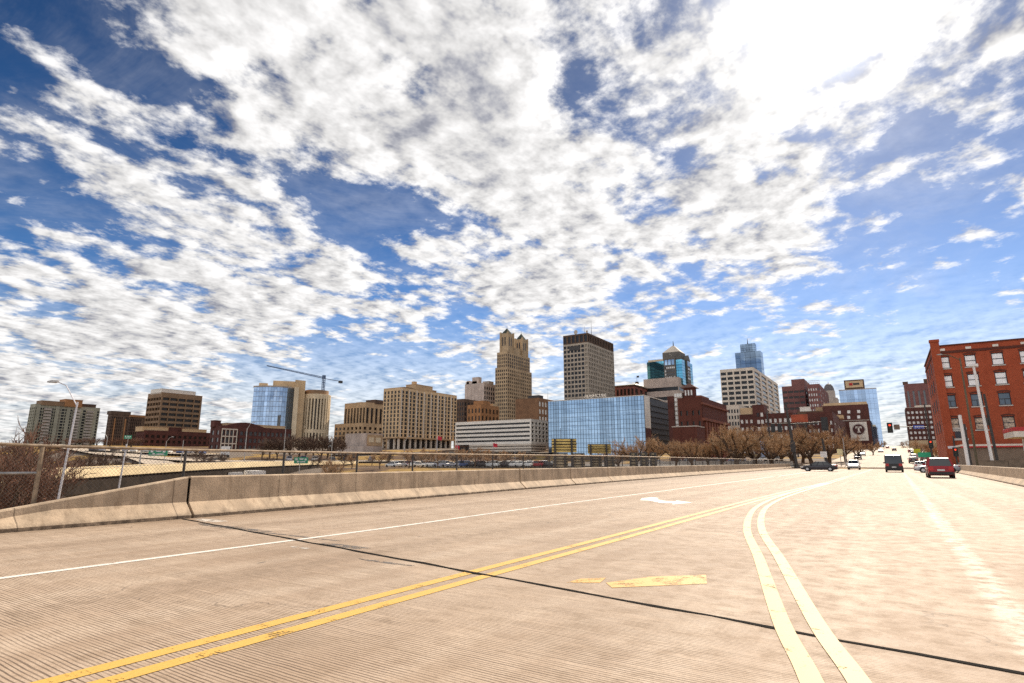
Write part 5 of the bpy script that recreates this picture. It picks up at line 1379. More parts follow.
# signal mast at the right corner
root, org, p, top = mast_pole('traffic_signal', 933, 118, 404, 'dark signal mast at the right corner with its long arm over the street', .17, .11)
zA = zat(p.x, p.y, 426.5); L0 = p.x
xa = at(base_px(888, 426), 118).x
MB().tube((p.x, p.y, zA - .1), (xa, p.y, zA + .15), .10, .06, 8).build('mast_arm', M_dark, root, org)
x1 = at(base_px(889.6, 426), 118).x; head(root, org, x1, p.y - .25, zA - .05, -1, True, 1.25)
x2 = at(base_px(896.5, 426), 118).x; MB().box(x2 - .42, p.y - .2, zA - .4, x2 + .42, p.y - .14, zA + .46).build('lane_sign', mat('sign_back', (0.16, 0.12, 0.09), .6), root, org)
xb, xc = at(base_px(913, 426), 118).x, at(base_px(924, 426), 118).x
sgn = MB().box(xb, p.y - .22, zA - .32, xc, p.y - .15, zA + .26).build('street_name_sign', mat('sign_blue', (0.03, 0.06, 0.30), .5), root, org)
b = MB()
for k in range(5): b.box(xb + .2 + k * .26, p.y - .235, zA - .10, xb + .38 + k * .26, p.y - .222, zA + .08)
b.build('pale_strokes', M_white, sgn, org)
head(root, org, p.x + .05, p.y - .35, zat(p.x, p.y, 444), -1, True, 1.0)
root, org, p, top = mast_pole('traffic_signal', 957, 100, 436, 'short dark signal post with a red light beside the warehouse corner', .12, .10)
head(root, org, p.x, p.y - .3, zat(p.x, p.y, 452), -1, True, .9)
MB().box(p.x - .75, p.y - .1, zat(p.x, p.y, 448.5), p.x + .1, p.y - .05, zat(p.x, p.y, 446)).build('small_sign', M_pole, root, org)
root, org, p, top = mast_pole('white_pole', 993.5, 92, 366, 'tall thick white pole leaning in front of the red brick warehouse', .20, .14, M_white, -.45)
t = top; MB().cbox(t.x, t.y, t.z - .05, .9, .5, .28).build('camera_box', M_white, root, org)
root, org, p, top = mast_pole('dark_pole', 998, 97, 394, 'dark pole close behind the tall thick white pole', .18, .14, M_dark, -.3)
MB().box(p.x - .75, p.y - .3, 6.0, p.x - .3, p.y - .05, 7.0).build('control_box', M_dark, root, org)
mast_pole('white_pole', 968.5, 86, 415, 'shorter thick white pole beside the parapet end and the warehouse corner', .21, .17, M_white, -.15)
mast_pole('dark_pole', 971, 90, 424, 'short dark pole close behind the shorter white pole', .16, .14, M_dark, -.1)
# the big dark utility pole at the end of the left parapet
root, org, p, top = mast_pole('utility_pole', 796.5, 138, 404, 'thick dark utility pole at the end of the left parapet with signal arms', .36, .22, M_dark, -1.1)
zA = zat(p.x, p.y, 424); xl, xr = at(774, 138).x, at(832, 138).x
MB().tube((p.x - .5, p.y, zA), (xr, p.y, zA + .3), .10, .07, 8).build('mast_arm', M_dark, root, org)
MB().tube((p.x - .5, p.y, zA + .2), (xl, p.y, zA + .2), .08, .06, 8).build('mast_arm', M_dark, root, org)
head(root, org, xr - .5, p.y - .2, zA - .2, 1, False, 2.0)
for px in (776, 783): head(root, org, at(px, 138).x, p.y - .2, zA - .8, 1, False, 1.3)
MB().cbox(p.x - .35, p.y - .3, zat(p.x, p.y, 452), .9, .7, 2.2).build('control_box', M_dark, root, org)
MB().cbox(p.x - .55, p.y - .3, zat(p.x, p.y, 446), .5, .5, .9).build('blue_box', mat('box_blue', (0.04, 0.10, 0.35)), root, org)
mast_pole('utility_pole', 773, 150, 412, 'slim dark pole among the bare park trees left of the thick utility pole', .24, .18, M_dark, -.4)
mast_pole('utility_pole', 827, 150, 438.5, 'short dark post behind the dark sedan with a white notice', .30, .22, M_dark, -.5)
mast_pole('pale_post', 846, 152, 438, 'pale thin post in the park behind the dark sedan', .12, .09, M_steel, -.1)
def board(name, label, cat, px, D, w, pya, pyb, m, post=True):
    p = at(px, D); g = terr(p.x, p.y); r = thing(name, label, cat, (p.x, p.y, g)); org = (p.x, p.y, g)
    z0, z1 = zat(p.x, p.y, pyb), zat(p.x, p.y, pya)
    MB().box(p.x - w / 2, p.y - .04, z0, p.x + w / 2, p.y + .04, z1).build('panel', m, r, org)
    if post: MB().tube((p.x, p.y + .1, g - .2), (p.x, p.y + .1, z1), .07, .07, 6).build('post', M_steel, r, org)
    return r, org, p, z0, z1
board('banner', 'narrow pale blue banner on a post among the park trees', 'banner', 764, 148, 1.0, 441, 457, mat('banner_blue', (0.36, 0.44, 0.62), .7))
board('notice', 'white notice board on the verge behind the dark sedan', 'sign', 824.5, 146, 1.3, 451.5, 457.5, M_white)
board('notice', 'pale yellow notice on the post behind the white oncoming car', 'sign', 841, 149, 1.1, 449, 455, mat('sign_yellow', (0.70, 0.62, 0.36), .7))
r, org, p, z0, z1 = board('warning_sign', 'small bright yellow green sign among the parked cars at the right kerb', 'sign', 918.5, 175, 1.4, 448.8, 453.6, mat('sign_lime', (0.62, 0.72, 0.05), .6))
r, org, p, z0, z1 = board('green_sign', 'green sign board beside the red car at the right kerb', 'sign', 925.5, 150, 2.2, 452.3, 457.2, mat('sign_green_light', (0.03, 0.38, 0.20), .6))
# green guide signs
M_green = mat('sign_green', (0.012, 0.26, 0.14), .5, .05, 2)
def guide(px, D, w, pya, pyb, label, posts, side_arm=False):
    p = at(px, D); g = terr(p.x, p.y); r = thing('guide_sign', label, 'road sign', (p.x, p.y, g)); org = (p.x, p.y, g)
    sd = Vector((math.cos(YAW + .35), math.sin(YAW + .35), 0)); n = (sd.y, -sd.x); z0, z1 = zat(p.x, p.y, pyb), zat(p.x, p.y, pya)
    pn = MB().fbox((p.x, p.y), (sd.x, sd.y), n, -w / 2, w / 2, -.05, .05, z0, z1).build('panel', M_green, r, org)
    b = MB(); h = z1 - z0
    for a, c, e, f in ((.10, .24, .52, .84), (.38, .66, .62, .82), (.74, .88, .50, .80), (.22, .34, .16, .40), (.42, .80, .2, .34)):
        b.fbox((p.x, p.y), (sd.x, sd.y), n, w * (a - .5), w * (c - .5), .051, .07, z0 + h * e, z0 + h * f)
    b.build('white_legend', M_white, pn, org)
    if side_arm:
        b = MB(); q = p - sd * (w * .9); b.tube((q.x, q.y, g - .3), (q.x, q.y, z1), .22, .18, 8); b.build('gantry_post', M_steel, r, org)
        b = MB(); b.tube((q.x, q.y, z1 - .4), (p.x + sd.x * w * .4, p.y + sd.y * w * .4, z1 - .4), .10, .10, 6).tube((q.x, q.y, z0 + .3), (p.x + sd.x * w * .4, p.y + sd.y * w * .4, z0 + .3), .10, .10, 6); b.build('gantry_arm', M_steel, r, org)
    else:
        for t in posts: MB().tube((p.x + sd.x * t + .0, p.y + sd.y * t + .15, g - .3), (p.x + sd.x * t, p.y + sd.y * t + .15, z1), .07, .07, 6).build('post', M_steel, r, org)
guide(157, 190, 4.6, 449.3, 455.8, 'green guide sign on a side gantry over the curved exit road', (), True)
guide(301, 105, 2.25, 457.3, 463.4, 'green guide sign on a post behind the fence below the courthouse', (-.3,))
guide(124.5, 245, 2.2, 435.4, 438.8, 'tiny green sign on a post below the small dark brown tower', (0,))
# yellow slatted sign backs behind the fence
M_slat = mat('yellow_slats', (0.72, 0.52, 0.17), .6, .15, 1, grime=.25)
M_slatd = mat('weathered_slats', (0.40, 0.32, 0.21), .7, .2, 1, grime=.35)
def slatted(pa, pb, D, pya, pyb, m, label, name='slatted_panel', nsl=5):
    a, c = at(pa, D), at(pb, D); mid = (a + c) / 2; g = terr(mid.x, mid.y); r = thing(name, label, 'panel', (mid.x, mid.y, g)); org = (mid.x, mid.y, g)
    u = (c - a); w = u.length; u.normalize(); n = (u.y, -u.x); z0, z1 = zat(mid.x, mid.y, pyb), zat(mid.x, mid.y, pya)
    b = MB(); hz = (z1 - z0) / nsl
    for k in range(nsl): b.fbox((a.x, a.y), (u.x, u.y), n, 0, w, -.05 - .012 * (k % 2), .05, z0 + k * hz + .02, z0 + (k + 1) * hz - .075)
    b.build('slats', m, r, org); MB().fbox((a.x, a.y), (u.x, u.y), n, .02, w - .02, -.075, -.065, z0, z1).build('backing', M_dark, r, org)
    for t in (.13, .80): MB().fbox((a.x, a.y), (u.x, u.y), n, w * t - .09, w * t + .09, .052, .30, g - .3, z1 - .05).build('post', M_dark, r, org)
    MB().fbox((a.x, a.y), (u.x, u.y), n, -.04, w + .04, .05, .17, z1 - hz * 2.1, z1 - hz * 1.9).build('rail', M_dark, r, org)
slatted(552, 577, 58, 438.5, 452.5, M_slat, 'taller yellow slatted sign back on dark posts before the blue mirror block')
slatted(588, 611.5, 60, 444, 453.5, M_slat, 'lower yellow slatted sign back on dark posts before the blue mirror block')
for i, (pa, pb, py, lb) in enumerate([(553, 568, 453.2, 'dark slatted panel below the taller yellow sign back'), (571, 585, 453.2, 'dark slatted panel between the two yellow sign backs'), (590, 602, 454.5, 'dark slatted panel below the lower yellow sign back'), (604, 615, 455.5, 'narrow dark slatted panel just right of the lower yellow sign back'),
        (629.5, 638, 452.6, 'leftmost of three dark slatted panels in front of the round bare tree'), (640, 648, 452.4, 'middle of three dark slatted panels in front of the round bare tree'), (650, 657, 452.4, 'rightmost of three dark slatted panels in front of the round bare tree')]):
    slatted(pa, pb, 62, py, 470, M_slatd, lb, nsl=6)
# billboard with a red face
def billboard():
    a, c = at(base_px(791, 419), 230), at(base_px(808, 419), 230); g = terr(a.x, a.y); org = ((a.x + c.x) / 2, a.y, g)
    r = thing('billboard', 'red billboard on a dark frame above the bare park trees', 'billboard', org); y = a.y
    z0, z1 = zat(a.x, y, 422.5), zat(a.x, y, 414.8)
    MB().box(a.x, y - .1, z0, c.x, y + .1, z1).build('face', mat('billboard_red', (0.36, 0.075, 0.03), .6, .15, .4), r, org)
    MB().box(a.x - .3, y + .11, z0 - .9, c.x + 3, y + .4, z0 - .3).build('walkway', M_dark, r, org)
    for t in (.2, .8): x = a.x + (c.x - a.x) * t; MB().cbox(x, y + .3, g - .5, .5, .35, z1 - g).build('post', M_dark, r, org)
billboard()
# flags before the apartment block and the banded office
for px, py, lb in ((437, 436, 'small red flag on a thin pole before the tan apartment block'), (493, 443, 'small red flag on a thin pole before the white banded office'), (455, 445, 'small red flag low at the right corner of the tan apartment block')):
    p = at(px, 235); g = terr(p.x, p.y); org = (p.x, p.y, g); r = thing('flag', lb, 'flag', org); zt = zat(p.x, p.y, py)
    MB().tube((p.x, p.y, g - .2), (p.x, p.y, zt + .1), .07, .05, 6).build('flagpole', M_pole, r, org)
    MB().loft([[(p.x + .06 + k * .5, p.y + .12 * math.sin(k * 1.7), zt - 1.5 - .08 * k), (p.x + .06 + k * .5, p.y + .03 + .12 * math.sin(k * 1.7), zt - 1.5 - .08 * k), (p.x + .06 + k * .5, p.y + .03 + .12 * math.sin(k * 1.7), zt - .1 * k), (p.x + .06 + k * .5, p.y + .12 * math.sin(k * 1.7), zt - .1 * k)] for k in range(5)]).build('flag_cloth', mat('flag_red', (0.5, 0.02, 0.04), .7), r, org)
# low wall of the park behind the junction
b = MB(); b.box(-62, 157.2, -.8, -20, 157.6, zat(-25, 157, 461)); tag(b.build('park_wall', mat('pale_wall', (0.50, 0.45, 0.39), .85, .12, .5, grime=.3)), 'low pale park wall behind the dark sedan', 'wall')
# iron railing with stone piers along the park

# ------------------------------------------------------------------ bare trees
M_bark = mat('bark', (0.10, 0.062, 0.038), 0.95, 0.2, 3)
M_twig = mat('orange_brown_twigs', (0.42, 0.265, 0.145), 0.95, 0.2, 0.6)
M_twigr = mat('reddish_twigs', (0.14, 0.066, 0.04), 0.95, 0.2, 0.5)
M_twigd = mat('dark_twigs', (0.11, 0.065, 0.045), 0.95, 0.2, 0.5)
def make_tree(seed, hgt, spread, trunk_h, r0, nlimb, tw_r, twig_m, stems=1, dens=1.0, droop=0.0):
    """returns the trunk and crown meshes of a bare tree standing on the origin"""
    rn = random.Random(seed); T = MB(); C = MB()
    def wander(p, d, L, ra, rb, n, mb, sides, lift, wob):
        pts = [p]
        for k in range(n):
            d = (d + Vector((rn.uniform(-wob, wob), rn.uniform(-wob, wob), rn.uniform(-wob, wob) + lift))).normalized()
            q = pts[-1] + d * (L / n); mb.tube(pts[-1], q, ra + (rb - ra) * k / n, ra + (rb - ra) * (k + 1) / n, sides, False); pts.append(q)
        return pts, d
    def side_dir(d, ang):
        o = d.orthogonal().normalized(); o.rotate(Matrix.Rotation(rn.uniform(0, 6.283), 3, d)); return (d * math.cos(ang) + o * math.sin(ang)).normalized()
    def lerp_pts(pts, t):
        f = t * (len(pts) - 1); i = min(int(f), len(pts) - 2); return pts[i].lerp(pts[i + 1], f - i)
    limbs = []
    for s in range(stems):
        base = Vector((rn.uniform(-.5, .5), rn.uniform(-.5, .5), -.4)) if stems > 1 else Vector((0, 0, -.4))
        d0 = Vector((rn.uniform(-.1, .1), rn.uniform(-.1, .1), 1)) if stems == 1 else Vector((rn.uniform(-.5, .5), rn.uniform(-.5, .5), 1))
        pts, d = wander(base, d0.normalized(), trunk_h + .4, r0, r0 * .72, 4, T, 9, .05, .10)
        for i in range(nlimb):
            a = 2 * math.pi * (i + rn.random() * .6) / nlimb; tl = rn.uniform(.35, .95) * spread
            v = Vector((math.cos(a) * tl, math.sin(a) * tl, rn.uniform(.55, 1.2))).normalized()
            st = lerp_pts(pts, rn.uniform(.65, 1.0)); L = hgt * rn.uniform(.42, .60)
            lp, ld = wander(st, v, L, r0 * .48, r0 * .16, 6, T, 6, .05, .22); limbs.append((lp, L, ld))
    for lp, L, ld in limbs:
        nb = int(9 * dens)
        for j in range(nb):
            t = .22 + .78 * (j + rn.random()) / nb; p = lerp_pts(lp, min(t, 1)); i = min(int(t * 6), 5); dd = (lp[i + 1] - lp[i]).normalized()
            v = side_dir(dd, rn.uniform(.5, 1.1)); v.z += .18 - droop; v.normalize(); L2 = hgt * rn.uniform(.14, .26) * (1.15 - .4 * t)
            bp, bd = wander(p, v, L2, r0 * .15, r0 * .055, 4, T, 4, .05 - droop * .3, .28)
            nt = int(10 * dens)
            for q in range(nt):
                tt = .15 + .85 * (q + rn.random()) / nt; pp = lerp_pts(bp, min(tt, 1)); k = min(int(tt * 4), 3); d3 = (bp[k + 1] - bp[k]).normalized()
                w = side_dir(d3, rn.uniform(.4, 1.0)); w.z += .22 - droop * 1.6; w.normalize(); L3 = hgt * rn.uniform(.06, .11)
                tp, td = wander(pp, w, L3, tw_r * 1.5, tw_r * .9, 2, C, 3, .08 - droop, .3)
                for z in range(4):
                    s2 = lerp_pts(tp, rn.uniform(.2, 1)); u = side_dir(td, rn.uniform(.3, .9)); u.z += .15 - droop; u.normalize()
                    C.tube(s2, s2 + u * hgt * rn.uniform(.035, .07), tw_r, tw_r * .5, 3, False)
    def me(mb, nm, m):
        o = mb.build(nm, m, fix=False); k = o.data; bpy.data.objects.remove(o); return k
    return me(T, 'trunk', M_bark), me(C, 'crown', twig_m), hgt
VAR = {
    'round': [make_tree(s, 10.0, 1.0, 1.5, .40, 6, .021, M_twig, 1, .98) for s in (1, 2, 3)],
    'small': [make_tree(s, 7.0, .8, 1.4, .18, 5, .018, M_twig, 1, .85) for s in (11, 12)],
    'red': [make_tree(s, 12.0, .55, 1.6, .22, 4, .020, M_twigr, 3, .62) for s in (21, 22)],
    'dark': [make_tree(s, 9.0, .75, 1.8, .26, 5, .028, M_twigd, 1, .85) for s in (31, 32)],
}
def measured(me): 
    return max(v.co.z for v in me.vertices)
TOP = {k: [max(measured(a), measured(b)) for a, b, h in v] for k, v in VAR.items()}
TREE_N = {'round': 'bare_tree', 'small': 'young_tree', 'red': 'multi_stem_tree', 'dark': 'dark_bare_tree'}
def tree(kind, px, D, py_top, label, group=None, wide=1.0):
    p = at(px, D); g = terr(p.x, p.y); i = RND.randrange(len(VAR[kind])); T, C, h = VAR[kind][i]
    sc_ = max(.25, (zat(p.x, p.y, py_top) - g) / TOP[kind][i])
    r = thing(TREE_N[kind], label, 'tree', (p.x, p.y, g), RND.uniform(0, 6.28), group); r.scale = (sc_ * wide, sc_ * wide, sc_)
    for nm, m in (('trunk', T), ('crown', C)):
        o = bpy.data.objects.new(nm, m); COL.objects.link(o); o.parent = r
    return r
park = 'bare trees in the park behind the left parapet'
for px, D, py, w, lb in [(618, 150, 446, 1.2, 'low bare tree beside the lower yellow sign back, leftmost in the park row'), (634, 142, 437, 1.25, 'round orange brown bare tree above the three dark slatted panels'), (655, 150, 439, 1.1, 'bare tree before the dark louvred side of the mirror block'),
        (676, 146, 441, .95, 'bare tree in front of the low wing of the brick complex'), (692, 140, 440, 1.05, 'bare tree before the left corner of the brick complex'), (708, 150, 444, 1.0, 'bare tree below the tall pilasters of the brick complex'),
        (722, 148, 434, 1.1, 'bare tree before the right end of the brick complex'), (737, 140, 424.5, 1.2, 'tallest broad bare tree in front of the pale loft'), (755, 152, 426, 1.15, 'bare tree just left of the slim dark pole'), (772, 142, 428, 1.2, 'dark limbed bare tree between the two dark utility poles'),
        (792, 160, 427, 1.2, 'bare tree right behind the thick utility pole'), (812, 158, 426, 1.15, 'bare tree below the red billboard'), (829, 166, 426, 1.15, 'bare tree in front of the low maroon store'), (846, 175, 433, 1.1, 'bare tree left of the painted T sign'), (858, 200, 441, 1.1, 'low bare tree below the painted T sign'),
        (743, 165, 432, 1.1, 'bare tree in the back row behind the blue banner'), (700, 165, 446, 1.0, 'back row bare tree before the brick complex base'), (803, 172, 432, 1.1, 'back row bare tree right of the thick utility pole'), (782, 170, 432, 1.1, 'back row bare tree between slim and thick dark poles')]:
    tree('round', px, D, py - (3 if px < 840 else 0), lb, park, w)
stt = 'street trees along the street beyond the junction'
for px, D, py, lb in [(874, 250, 441, 'street tree at the left kerb right of the painted T sign'), (880, 310, 441, 'small street tree farther down the left kerb'), (886, 400, 440, 'tiny street tree far down the left kerb'), (922, 235, 438, 'street tree at the right kerb below the white windowed block'), (931, 205, 440, 'street tree left of the warehouse corner'),
        (912, 330, 440, 'small street tree farther down the right kerb'), (905, 430, 441, 'tiny street tree far down the right kerb'), (937, 180, 446, 'low street tree against the warehouse corner')]:
    tree('round' if D < 260 else 'small', px, D, py, lb, stt, 1.0)
lg = 'reddish bare trees at the left edge'
for px, D, py, w, lb in [(-8, 58, 421, 1.0, 'reddish bare tree cut by the left edge of the photo'), (6, 62, 416, 1.0, 'reddish many stemmed tree at the left edge rising above the fence rail'), (18, 72, 419, .9, 'reddish many stemmed tree left of the grey green slab'), (33, 78, 430, .9, 'reddish tree just left of the tall leaning lamp'),
        (14, 70, 446, 1.0, 'low tangled reddish tree behind the fence at far left'), (52, 120, 434, 1.0, 'reddish tree crossing the foot of the grey green slab')]:
    tree('red', px, D, py, lb, lg, w)
bg = 'distant reddish thicket trees below the grey green slab'
for i in range(11):
    px = 66 + i * 7.0; tree('red', px, 300 + 14 * (i % 3), 436.5 + RND.uniform(-1, 2), ('thicket tree below the grey green slab' if px < 104 else 'thicket tree left of the long low brick building') + ', in the distant reddish row', bg, 1.6)
dg = 'dark bare trees below the courthouse'
for i in range(12):
    px = 262 + i * 7.2; tree('dark', px, 225 + 8 * (i % 2), 434.5 + RND.uniform(-1, 3), 'dark bare tree in the row below the courthouse and drum', dg, 1.2)
sg = 'small bare trees on the slope before the apartment block'
for px, D, py, lb in [(352, 150, 452, 'small bare tree on the dry grass below the annexe'), (380, 140, 449, 'small bare tree below the left corner of the tan apartment block'), (372, 190, 453, 'small tree behind the dry grass bank'), (409, 150, 448, 'small bare tree below the middle of the tan apartment block'), (422, 165, 447, 'small bare tree right of the middle of the tan apartment block'),
        (438, 150, 449, 'small bare tree below the right part of the tan apartment block'), (462, 160, 447, 'small bare tree left of the car park'), (475, 150, 446, 'small bare tree in the car park below the banded office'), (488, 165, 448, 'small bare tree amid parked cars below the banded office'), (505, 160, 449, 'small bare tree right of centre in the car park'), (524, 170, 450, 'small bare tree at the right end of the car park'), (330, 120, 458, 'scrubby bare tree beside the ramp end'), (336, 118, 462, 'scrub bush at the ramp end by the dry grass')]:
    tree('small', px, D, py, lb, sg, 1.15)

mg = 'dark bare trees behind the car park'
for i in range(11):
    tree('dark', 418 + i * 12.6 + RND.uniform(-3, 3), 188 + 6 * (i % 3), 451.5 + RND.uniform(-1.5, 2.5), 'dark bare tree in the row behind the car park below the white banded office', mg, 1.25)
hg = 'bare trees on the bank beyond the ramp'
for i, (px, D, py) in enumerate([(92, 150, 452), (108, 165, 452), (128, 158, 456), (205, 175, 453), (222, 190, 452), (318, 160, 455), (344, 175, 452), (196, 205, 448), (268, 165, 456), (388, 178, 451)]):
    tree('dark', px, D, py, 'dark bare tree on the bank between the ramp and the city street', hg, 1.1)
# ------------------------------------------------------------------ vehicles
M_tyre = mat('tyre', (0.02, 0.02, 0.02), .9); M_rim = mat('alloy_rim', (0.45, 0.45, 0.46), .3, .05, 5, metal=.8)
M_cglass = glass('car_glass', (0.018, 0.022, 0.026), .04, (.02, .02, .02), 0)
M_tail = mat('tail_red', (0.42, 0.02, 0.02), .25); M_headl = mat('head_lamp', (0.75, 0.75, 0.72), .15); M_trim = mat('car_trim', (0.03, 0.03, 0.03), .6)
M_plate = mat('plate', (0.6, 0.6, 0.58), .5)
def carpaint(n, c): return mat('car_paint_' + n, c, .35, .02, 1, spec=.35, coat=.2)
PAINT = {'dark': carpaint('dark', (0.030, 0.026, 0.034)), 'white': carpaint('white', (0.70, 0.70, 0.68)), 'red': carpaint('red', (0.28, 0.012, 0.022)), 'silver': carpaint('silver', (0.36, 0.37, 0.42)), 'blue': carpaint('blue', (0.05, 0.09, 0.22)), 'black': carpaint('black', (0.014, 0.014, 0.016)), 'grey': carpaint('grey', (0.14, 0.14, 0.145))}
SPEC = {  # length, width, height, belt, bonnet, wheel radius, greenhouse (rear base, rear top, front top, front base), boot height
    'sedan': (4.8, 1.84, 1.46, .92, .88, .33, (-1.75, -1.0, .30, 1.15), 1.00),
    'suv': (4.6, 1.88, 1.70, 1.05, 1.02, .37, (-2.22, -1.95, .25, 1.10), 1.05),
    'van': (5.3, 2.05, 2.30, 1.15, 1.15, .36, (-2.60, -2.54, 1.00, 1.75), 1.2)}
def car_body(kind):
    L, W, Hh, belt, bon, wr, gh, boot = SPEC[kind]; h = L / 2; w = W / 2
    def ring(y, z0, z1, hw): return [(-hw * .86, y, z0), (-hw * .98, y, z0 + .14), (-hw, y, z0 + (z1 - z0) * .55), (-hw * .93, y, z1 - .05), (-hw * .80, y, z1), (hw * .80, y, z1), (hw * .93, y, z1 - .05), (hw, y, z0 + (z1 - z0) * .55), (hw * .98, y, z0 + .14), (hw * .86, y, z0)]
    st = [(-h, .42, boot - .14, w * .84), (-h + .10, .27, boot - .02, w * .95), (-h + .6, .22, boot, w), (gh[0] + .4, .20, belt + .03, w), (0, .19, belt, w), (gh[3], .20, belt - .0, w), (gh[3] + (h - gh[3]) * .5, .21, bon - .05, w * .985), (h - .18, .24, bon - .20, w * .93), (h, .36, bon - .34, w * .80)]
    return MB().loft([ring(*s) for s in st])
def cabin(kind):
    L, W, Hh, belt, bon, wr, gh, boot = SPEC[kind]; w = W / 2; wb, wt = w * (.90 if kind != 'van' else .95), w * (.74 if kind != 'van' else .90); zt = Hh - .04; zb = belt - .03
    base = [(gh[0], wb), (gh[3], wb)]; top = [(gh[1], wt), (gh[2], wt)]
    v = [(-wb, gh[0], zb), (wb, gh[0], zb), (wb, gh[3], zb), (-wb, gh[3], zb), (-wt, gh[1], zt), (wt, gh[1], zt), (wt, gh[2], zt), (-wt, gh[2], zt)]
    g = MB().add(v, [(0, 1, 5, 4), (1, 2, 6, 5), (2, 3, 7, 6), (3, 0, 4, 7), (4, 5, 6, 7), (3, 2, 1, 0)])
    r = MB().loft([[(-wt - .015, gh[1] - .03, zt - .02), (wt + .015, gh[1] - .03, zt - .02), (wt + .015, gh[2] + .03, zt - .02), (-wt - .015, gh[2] + .03, zt - .02)], [(-wt * .86, gh[1] + .14, zt + .045), (wt * .86, gh[1] + .14, zt + .045), (wt * .86, gh[2] - .12, zt + .045), (-wt * .86, gh[2] - .12, zt + .045)]])
    for a, b in ((0, 4), (1, 5), (2, 6), (3, 7)): r.tube(v[a], v[b], .055, .05, 5)
    for t in (.36, .68):
        for s in (-1, 1):
            yb = gh[0] + (gh[3] - gh[0]) * t; yt = gh[1] + (gh[2] - gh[1]) * t; r.tube((s * wb, yb, zb), (s * wt, yt, zt), .045, .045, 5)
    return g, r
def make_car(name, label, kind, paint, loc, rz, group=None, cat='car'):
    L, W, Hh, belt, bon, wr, gh, boot = SPEC[kind]; h = L / 2; w = W / 2
    r = thing(name, label, cat, loc, rz, group); P = PAINT[paint]
    car_body(kind).build('body', P, r, smooth=False)
    g, rf = cabin(kind); g.build('window_glass', M_cglass, r); rf.build('roof', P, r)
    for y in (-h + .92, h - .90):
        for s in (-1, 1):
            t = MB().tube((s * (w - .20), y, wr), (s * (w + .015), y, wr), wr, wr, 18); o = t.build('wheel', M_tyre, r)
            k = MB().tube((s * (w - .0), y, wr), (s * (w + .028), y, wr), wr * .64, wr * .58, 12); k.build('rim', M_rim, o)
            MB().tube((s * (w - .18), y, wr + .01), (s * (w + .004), y, wr + .01), wr * 1.14, wr * 1.14, 18).build('wheel_arch', M_trim, r)
    MB().box(-w * .9, -h - .03, .30, w * .9, -h + .22, .52).build('rear_bumper', M_trim if kind != 'sedan' else P, r)
    MB().box(-w * .86, h - .2, .28, w * .86, h + .02, .46).build('front_bumper', M_trim, r)
    for s in (-1, 1):
        x0, x1 = sorted((s * w * .55, s * w * .93)); zt = boot - .06
        MB().box(x0, -h - .012, zt - (.20 if kind == 'sedan' else .34), x1, -h + .30, zt).build('tail_light', M_tail, r)
        MB().box(x0, h - .34, bon - .34, x1, h - .035, bon - .20).build('headlight', M_headl, r)
        MB().box(min(s * w * .98, s * (w + .20)), gh[3] - .28, belt + .0, max(s * w * .98, s * (w + .20)), gh[3] - .10, belt + .17).build('mirror', P, r)
    MB().box(-.26, -h - .035, .60, .26, -h - .002 + .04, .74).build('number_plate', M_plate, r)
    return r
def gz(x, y): return zs(y) + .014 if y > 142 else 0.004
make_car('sedan', 'dark sedan turning across the road at the end of the left parapet', 'sedan', 'dark', (-9.0, 98, .004), math.pi / 2)
make_car('sport_utility_car', 'dark red sport utility car driving away near the right parapet', 'suv', 'red', (3.55, 64, .004), 0)
make_car('van', 'tall black van driving away in the middle lane', 'van', 'black', (0.35, 97, .004), 0, cat='van')
make_car('sport_utility_car', 'white front facing car coming towards the bridge left of the black van', 'suv', 'white', (-5.6, 122, .004), math.pi)
make_car('sedan', 'silver blue sedan crossing behind the dark red car', 'sedan', 'silver', (4.9, 92, .004), math.pi / 2)
kr = 'cars parked and waiting along the right kerb'
for x, y, c, k, lb in [(4.3, 124, 'white', 'sedan', 'white car waiting just left of the dark red car'), (6.0, 138, 'dark', 'suv', 'dark car behind the lime sign at the right kerb'), (4.6, 168, 'dark', 'sedan', 'dark car second in the right hand queue'), (5.6, 198, 'silver', 'sedan', 'silver car third in the right hand queue'), (6.6, 230, 'white', 'suv', 'white car fourth in the right hand queue'),
        (7.4, 182, 'grey', 'sedan', 'grey car parked at the right kerb beside the lime sign'), (7.4, 214, 'blue', 'sedan', 'blue car parked at the right kerb farther off'), (7.5, 262, 'dark', 'suv', 'dark car parked far along the right kerb'), (7.5, 290, 'red', 'sedan', 'red car parked far along the right kerb')]:
    make_car('parked_car', lb, k, c, (x, y, gz(x, y)), 0, kr)
kf = 'cars far up the street'
for x, y, c, k, rz, lb in [(-7.9, 200, 'dark', 'sedan', math.pi, 'dark car parked at the left kerb below the mural building'), (-8.0, 240, 'white', 'suv', math.pi, 'white car parked at the left kerb farther up'), (-3.0, 300, 'white', 'suv', math.pi, 'pale car far up the street, coming closer'), (2.2, 330, 'dark', 'sedan', 0, 'dark car far up the street above the black van'), (-0.5, 420, 'red', 'sedan', 0, 'tiny red car near the top of the street')]:
    make_car('distant_car', lb, k, c, (x, y, gz(x, y)), rz, kf)
